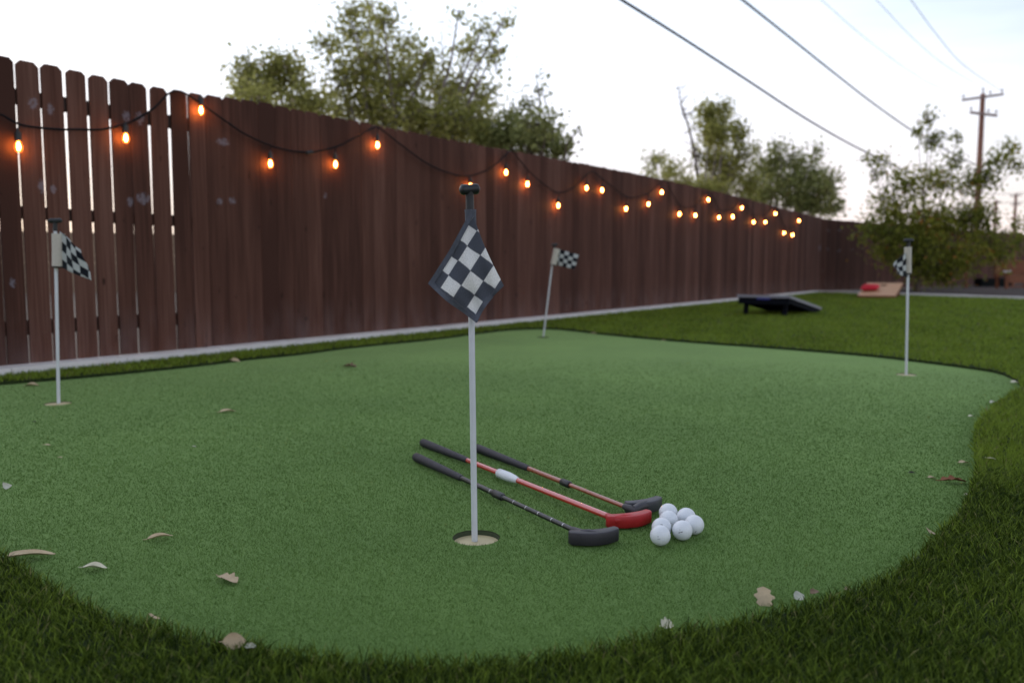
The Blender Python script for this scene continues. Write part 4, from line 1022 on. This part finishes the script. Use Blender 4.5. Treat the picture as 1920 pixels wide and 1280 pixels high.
tree('leafy_tree', 'olive tree with a narrow upright crown and a bare limb at its left', (6.0, 26, 0), 26,
     [(1330, 215, 30, 28, 26, 16), (1360, 200, 18, 22, 12, 10), (1340, 250, 38, 35, 46, 17), (1385, 250, 25, 30, 26, 14), (1345, 300, 42, 36, 52, 18), (1390, 290, 25, 28, 24, 13), (1350, 345, 50, 30, 50, 18), (1310, 290, 16, 35, 12, 9), (1300, 350, 25, 25, 18, 11), (1370, 320, 40, 30, 36, 15), (1400, 345, 35, 28, 34, 15), (1330, 360, 45, 20, 34, 15), (1350, 230, 30, 35, 22, 14)],
     'leaf_a', .12, GT, fork=.5, trunk_r=.12, barkm='bark_grey', bare=[([(1310, 345), (1303, 290), (1293, 245), (1277, 195), (1272, 165)], .06), ([(1285, 215), (1310, 205), (1325, 195)], .03)])
tree('leafy_bush', 'low sparse bush top rising above the far half of the fence', (4.6, 24, 0), 24,
     [(1232, 298, 24, 16, 16, 12), (1258, 322, 26, 22, 24, 13), (1285, 345, 26, 20, 22, 13), (1222, 325, 14, 14, 8, 8)], 'leaf_a', .11, GT, fork=.7, cat='bush')
tree('leafy_tree', 'wide grey-green tree crown above the far end of the fence', (9.2, 28, 0), 28,
     [(1440, 320, 40, 45, 46, 17), (1500, 335, 48, 48, 60, 18), (1550, 350, 35, 38, 40, 15), (1430, 365, 45, 26, 42, 18), (1500, 378, 50, 24, 46, 18), (1560, 388, 32, 18, 26, 14), (1460, 275, 28, 18, 12, 9), (1530, 280, 20, 26, 10, 8), (1420, 285, 16, 22, 9, 8), (1578, 330, 18, 20, 8, 7), (1470, 345, 50, 40, 46, 16), (1450, 300, 35, 26, 22, 12), (1490, 300, 40, 28, 26, 13), (1530, 330, 38, 35, 32, 14), (1405, 375, 35, 18, 26, 15), (1530, 385, 50, 18, 34, 15)],
     'leaf_b', .12, GT, fork=.5, trunk_r=.12, barkm='bark_grey', dens=1.1)
gb = G(1748, 549, .03)
tree('garden_tree', 'loose leafy tree with orange-tinged leaves in the gravel bed, behind the right flag stick', (gb.x, gb.y+.7, .02), gb.y+.7,
     [(1740, 225, 16, 26, 12, 11, 0), (1745, 265, 22, 22, 18, 13, 0), (1722, 245, 10, 22, 7, 9, 0), (1795, 260, 8, 26, 7, 9, .1), (1790, 300, 18, 24, 15, 11, .1), (1650, 300, 26, 14, 16, 11, 0), (1625, 295, 14, 10, 5, 8, 0), (1640, 325, 26, 16, 12, 10, 0),
      (1700, 345, 45, 35, 44, 14, 0), (1760, 340, 45, 42, 50, 14, .2), (1820, 345, 30, 35, 28, 13, .2), (1680, 400, 60, 35, 62, 15, -.1), (1745, 410, 60, 42, 74, 16, .2), (1810, 415, 50, 45, 62, 16, 0), (1870, 300, 22, 22, 16, 12, 0), (1895, 280, 20, 18, 14, 11, .1),
      (1905, 310, 20, 16, 14, 11, 0), (1850, 335, 30, 26, 24, 13, 0), (1660, 440, 50, 28, 42, 14, -.3), (1720, 470, 60, 32, 66, 16, -.2), (1790, 475, 55, 32, 62, 16, 0), (1850, 455, 42, 26, 36, 14, .1), (1905, 450, 28, 24, 20, 12, .2), (1760, 512, 40, 18, 30, 15, 0), (1690, 490, 30, 20, 14, 11, 0), (1910, 415, 20, 20, 10, 9, 0), (1635, 430, 30, 26, 22, 13, -.3), (1665, 470, 40, 26, 34, 14, -.2), (1730, 440, 70, 40, 70, 17, 0), (1780, 500, 50, 24, 44, 16, 0), (1720, 505, 40, 20, 28, 14, 0), (1840, 410, 35, 35, 34, 14, 0), (1870, 480, 40, 20, 26, 13, 0), (1660, 375, 35, 25, 24, 13, 0)],
     'leaf_c', .088, None, fork=.9, trunk_r=.06, dens=.74)

# ------------------------------------------------------------------ utility poles and cables
def upole(px_b, px_t, py_t, D, w, arms, label, name='utility_pole'):
    top = AT(px_t, py_t, D); root = empty(name, (top.x, D, -.09)); tag(root, label, 'utility pole', 'utility poles beyond the garden')
    mb = MB(); b0 = Vector((top.x-.02*top.z*0, D, -.09)); mb.tube([b0, b0.lerp(top, .5), top], [w*.62, w*.52, w*.42], 12); mb.build('pole', M['utility_wood'], root, smooth=True, auto=40)
    ends = []
    for (x0, y0, x1, y1) in arms:
        a = AT(x0, y0, D-.22*1); c = AT(x1, y1, D-.22); d = (c-a).normalized(); up = Vector((0, 0, 1)); mb = MB(); th = w*.2
        yv = Vector((0, 1, 0)); vs = []
        for p in (a, c):
            vs += [p-up*th-yv*th, p-up*th+yv*th, p+up*th+yv*th, p+up*th-yv*th]
        mb.add(vs, [(0,1,2,3),(7,6,5,4),(0,4,5,1),(1,5,6,2),(2,6,7,3),(3,7,4,0)]); ao = mb.build('crossarm', M['arm_wood'], root)
        for t in (.03, .68, .97):
            p = a.lerp(c, t)+up*th; mb = MB(); mb.tube([p, p+up*.10, p+up*.11, p+up*.20, p+up*.24], [.02, .02, .06, .055, .02], 8)
            io = mb.build('insulator', M['insulator'], root, smooth=True); io.parent = ao; ends.append(p+up*.24)
    return root, top, ends
DP = 45
up_, ptop, pends = upole(1830, 1843, 176, DP, .30, [(1804, 188, 1881, 177), (1819, 211, 1869, 217)], 'tall reddish wooden utility pole with two crossarms, above the garden tree')
mb = MB(); mb.tube([ptop, ptop+Vector((0, 0, .12)), ptop+Vector((0, 0, .13)), ptop+Vector((0, 0, .28)), ptop+Vector((0, 0, .32))], [.025, .025, .06, .05, .02], 8); mb.build('insulator', M['insulator'], up_, smooth=True)
_, p2, e2 = upole(1867, 1868, 375, 120, .42, [(1860, 381, 1876, 379)], 'short distant utility pole just right of the tall one, partly behind leaves')
_, p3, e3 = upole(1905, 1905, 364, 120, .42, [(1895, 368, 1915, 366), (1896, 384, 1914, 383)], 'distant utility pole near the right picture edge, wires at two levels')
def cable(pxs, D0, D1, rad, label, ext=1.0, group='overhead cables crossing the sky', m='conduit'):
    """pxs run from the near end to the far end; the cable lies in one vertical plane between distances D0 and D1"""
    a = AT(*pxs[0], D0); c = AT(*pxs[-1], D1); d = Vector((c.x-a.x, c.y-a.y, 0)); n = Vector((d.y, -d.x, 0)).normalized(); pts = []
    for (x, y) in pxs:
        r_ = ray(x, y); t = n.dot(Vector((a.x, a.y, 0)))/n.dot(Vector((r_.x, r_.y, 0))); pts.append(Vector((r_.x*t, r_.y*t, H+r_.z*t)))
    pts = smooth_open(pts, 6); e = (pts[0]-pts[1]).normalized(); L = 12*ext
    pre = [pts[0]+e*L*q+Vector((0, 0, .010*(L*q)**2*.3)) for q in (1, .66, .33)]
    mb = MB(); mb.tube(pre+pts, rad, 6); o = mb.build('overhead_cable', M[m], smooth=True); tag(o, label, 'overhead cable', group); return pts
cable([(1165, 0), (1280, 72), (1400, 150), (1520, 228), (1625, 286), (1740, 338), (1832, 368)], 17, DP-.2, .032, 'thickest black cable slanting across the sky, left of the other cables')
cable([(1392, 0), (1480, 70), (1560, 134), (1640, 196), (1715, 248), (1790, 290), (1836, 312)], 21, DP-.2, .030, 'black cable slanting across the sky between the thickest one and the faint wires')
cable([(1540, 0), (1620, 70), (1700, 130), (1760, 165), (1806, 184)], 26, DP-.2, .008, 'faint thin wire ending at the left tip of the upper crossarm', group='thin wires to the tall utility pole')
cable([(1643, 0), (1720, 80), (1780, 128), (1843, 165)], 26, DP, .008, 'faint thin wire ending at the top of the tall utility pole', group='thin wires to the tall utility pole')
cable([(1708, 0), (1760, 70), (1810, 125), (1880, 172)], 26, DP-.2, .011, 'thin wire ending at the right tip of the upper crossarm', group='thin wires to the tall utility pole')
mb = MB(); mb.tube([e3[0]+Vector((-8, 0, -.1)), e3[0], e3[2], e3[2]+Vector((10, 0, .3))], .035, 5)
tag(mb.build('overhead_cable', M['conduit']), 'distant wire through the top of the far right utility pole', 'overhead cable', 'distant wires low over the back fence')
mb = MB(); mb.tube([e3[3]+Vector((-8, 0, -.4)), e3[3], e3[5], e3[5]+Vector((10, 0, .3))], .035, 5)
tag(mb.build('overhead_cable', M['conduit']), 'distant wire at the lower crossarm of the far right utility pole', 'overhead cable', 'distant wires low over the back fence')

# ------------------------------------------------------------------ things at the far right and behind the fence
wb = empty('block_wall', (-14, 22, 0)); 
mb = MB(); a = Vector((-22, 16, 0)); c = Vector((3, 32, 0)); n = 18
for i in range(n):
    for j in range(8):
        p = a.lerp(c, i/n); q = a.lerp(c, (i+1)/n-.0005); t = Vector((-.1, .15, 0))
        z0, z1 = -.09+j*.205, -.09+(j+1)*.205-.006
        mb.add([(p.x, p.y, z0), (q.x, q.y, z0), (q.x+t.x, q.y+t.y, z0), (p.x+t.x, p.y+t.y, z0), (p.x, p.y, z1), (q.x, q.y, z1), (q.x+t.x, q.y+t.y, z1), (p.x+t.x, p.y+t.y, z1)],
               [(0,3,2,1),(4,5,6,7),(0,1,5,4),(1,2,6,5),(2,3,7,6),(3,0,4,7)])
bpy.data.objects.remove(wb); tag(mb.build('block_wall', M['block']), 'tan neighbouring block wall glimpsed through the gaps between the left fence planks', 'wall')

# wooden garden chair at the right edge
cb = G(1905, 541, .03); chair = empty('garden_chair', cb, R(-8)); tag(chair, 'reddish wooden garden chair standing on the gravel at the right edge of the picture', 'chair')
def cbx(name, *boxes, m='cedar'):
    mb = MB()
    for lo, hi in boxes: mb.box(lo, hi)
    mb.build(name, M[m], chair, local=True)
for sx in (-.38, .32): cbx('leg', ((sx, -.30, 0), (sx+.06, -.22, .40)))
for sx in (-.38, .32): cbx('leg', ((sx, .26, 0), (sx+.06, .34, .34)))
cbx('seat', *[((-.36, -.30+k*.11, .345), (.36, -.205+k*.11, .37)) for k in range(5)])
cbx('apron', ((-.318, -.318, .16), (.318, -.302, .34)), ((-.318, -.30, .04), (.318, -.285, .075)))
for sx in (-.42, .30): cbx('armrest', ((sx, -.36, .401), (sx+.12, .30, .425)))
cbx('backrest', *[((-.34+k*.098, .302, .375), (-.26+k*.098, .325, .74)) for k in range(7)], ((-.40, .327, .66), (.40, .352, .75)), ((-.40, .327, .44), (.40, .352, .50)))
cl_ = MB(); cl_.prism([(.10*math.cos(t)*(1+.15*math.sin(3*t)), .07*math.sin(t)) for t in np.linspace(0, 2*math.pi, 16, endpoint=False)], 0, .045, bev=.012)
cf = cl_.build('folded_cloth', M['white_plastic'], smooth=True, auto=50); cf.location = cb+Vector((-.36, -.2, .426)); tag(cf, 'small folded white cloth on the left armrest of the wooden chair', 'cloth')
# low dark planter box, timber post with brace
pb = AT(1862, 528, 24.5); pl_ = empty('planter_box', (pb.x, 24.5, .028)); tag(pl_, 'low dark planter box in front of the back fence, left of the chair', 'planter')
mb = MB(); mb.box((-.45, -.2, 0), (.45, -.17, .24)); mb.box((-.45, .17, 0), (.45, .2, .24)); mb.box((-.45, -.1695, 0), (-.42, .1695, .24)); mb.box((.42, -.1695, 0), (.45, .1695, .24)); mb.build('box', M['planter'], pl_, local=True)
mb = MB(); mb.box((-.419, -.169, .05), (.419, .169, .2)); mb.build('soil', M['ground'], pl_, local=True)
tp = G(1812, 540, .03); ts = empty('timber_brace', tp); tag(ts, 'reddish timber stake with a slanting brace under the garden tree', 'tree stake')
mb = MB(); mb.tube([tp-Vector((0, 0, .03)), AT(1811, 505, tp.y)], .035, 8); mb.build('stake', M['cedar'], ts, smooth=True, auto=40)
mb = MB(); mb.tube([AT(1770, 533, tp.y-.1), AT(1808, 519, tp.y)], .028, 8); mb.build('brace', M['cedar'], ts, smooth=True, auto=40)
for (x, lab) in ((1867, 'orange post put in for a sunlit plank of the back fence, left one of two'), (1899, 'orange post put in for a sunlit plank of the back fence, behind the wooden chair')):  # orange light on the fence boards, put in as cedar-coloured posts
    a = AT(x, 520, 25.5); o = MB(); o.tube([(a.x, 25.5, 0), (a.x, 25.5, 1.15 if x < 1880 else 1.45)], .055, 8); o.tube([(a.x, 25.5, 1.1 if x < 1880 else 1.4), (a.x, 25.5, 1.2 if x < 1880 else 1.5)], [.07, .03], 8)
    tag(o.build('lit_board_post', M['cedar'], smooth=True, auto=40), lab, 'post', 'posts put in for sunlit planks of the back fence')
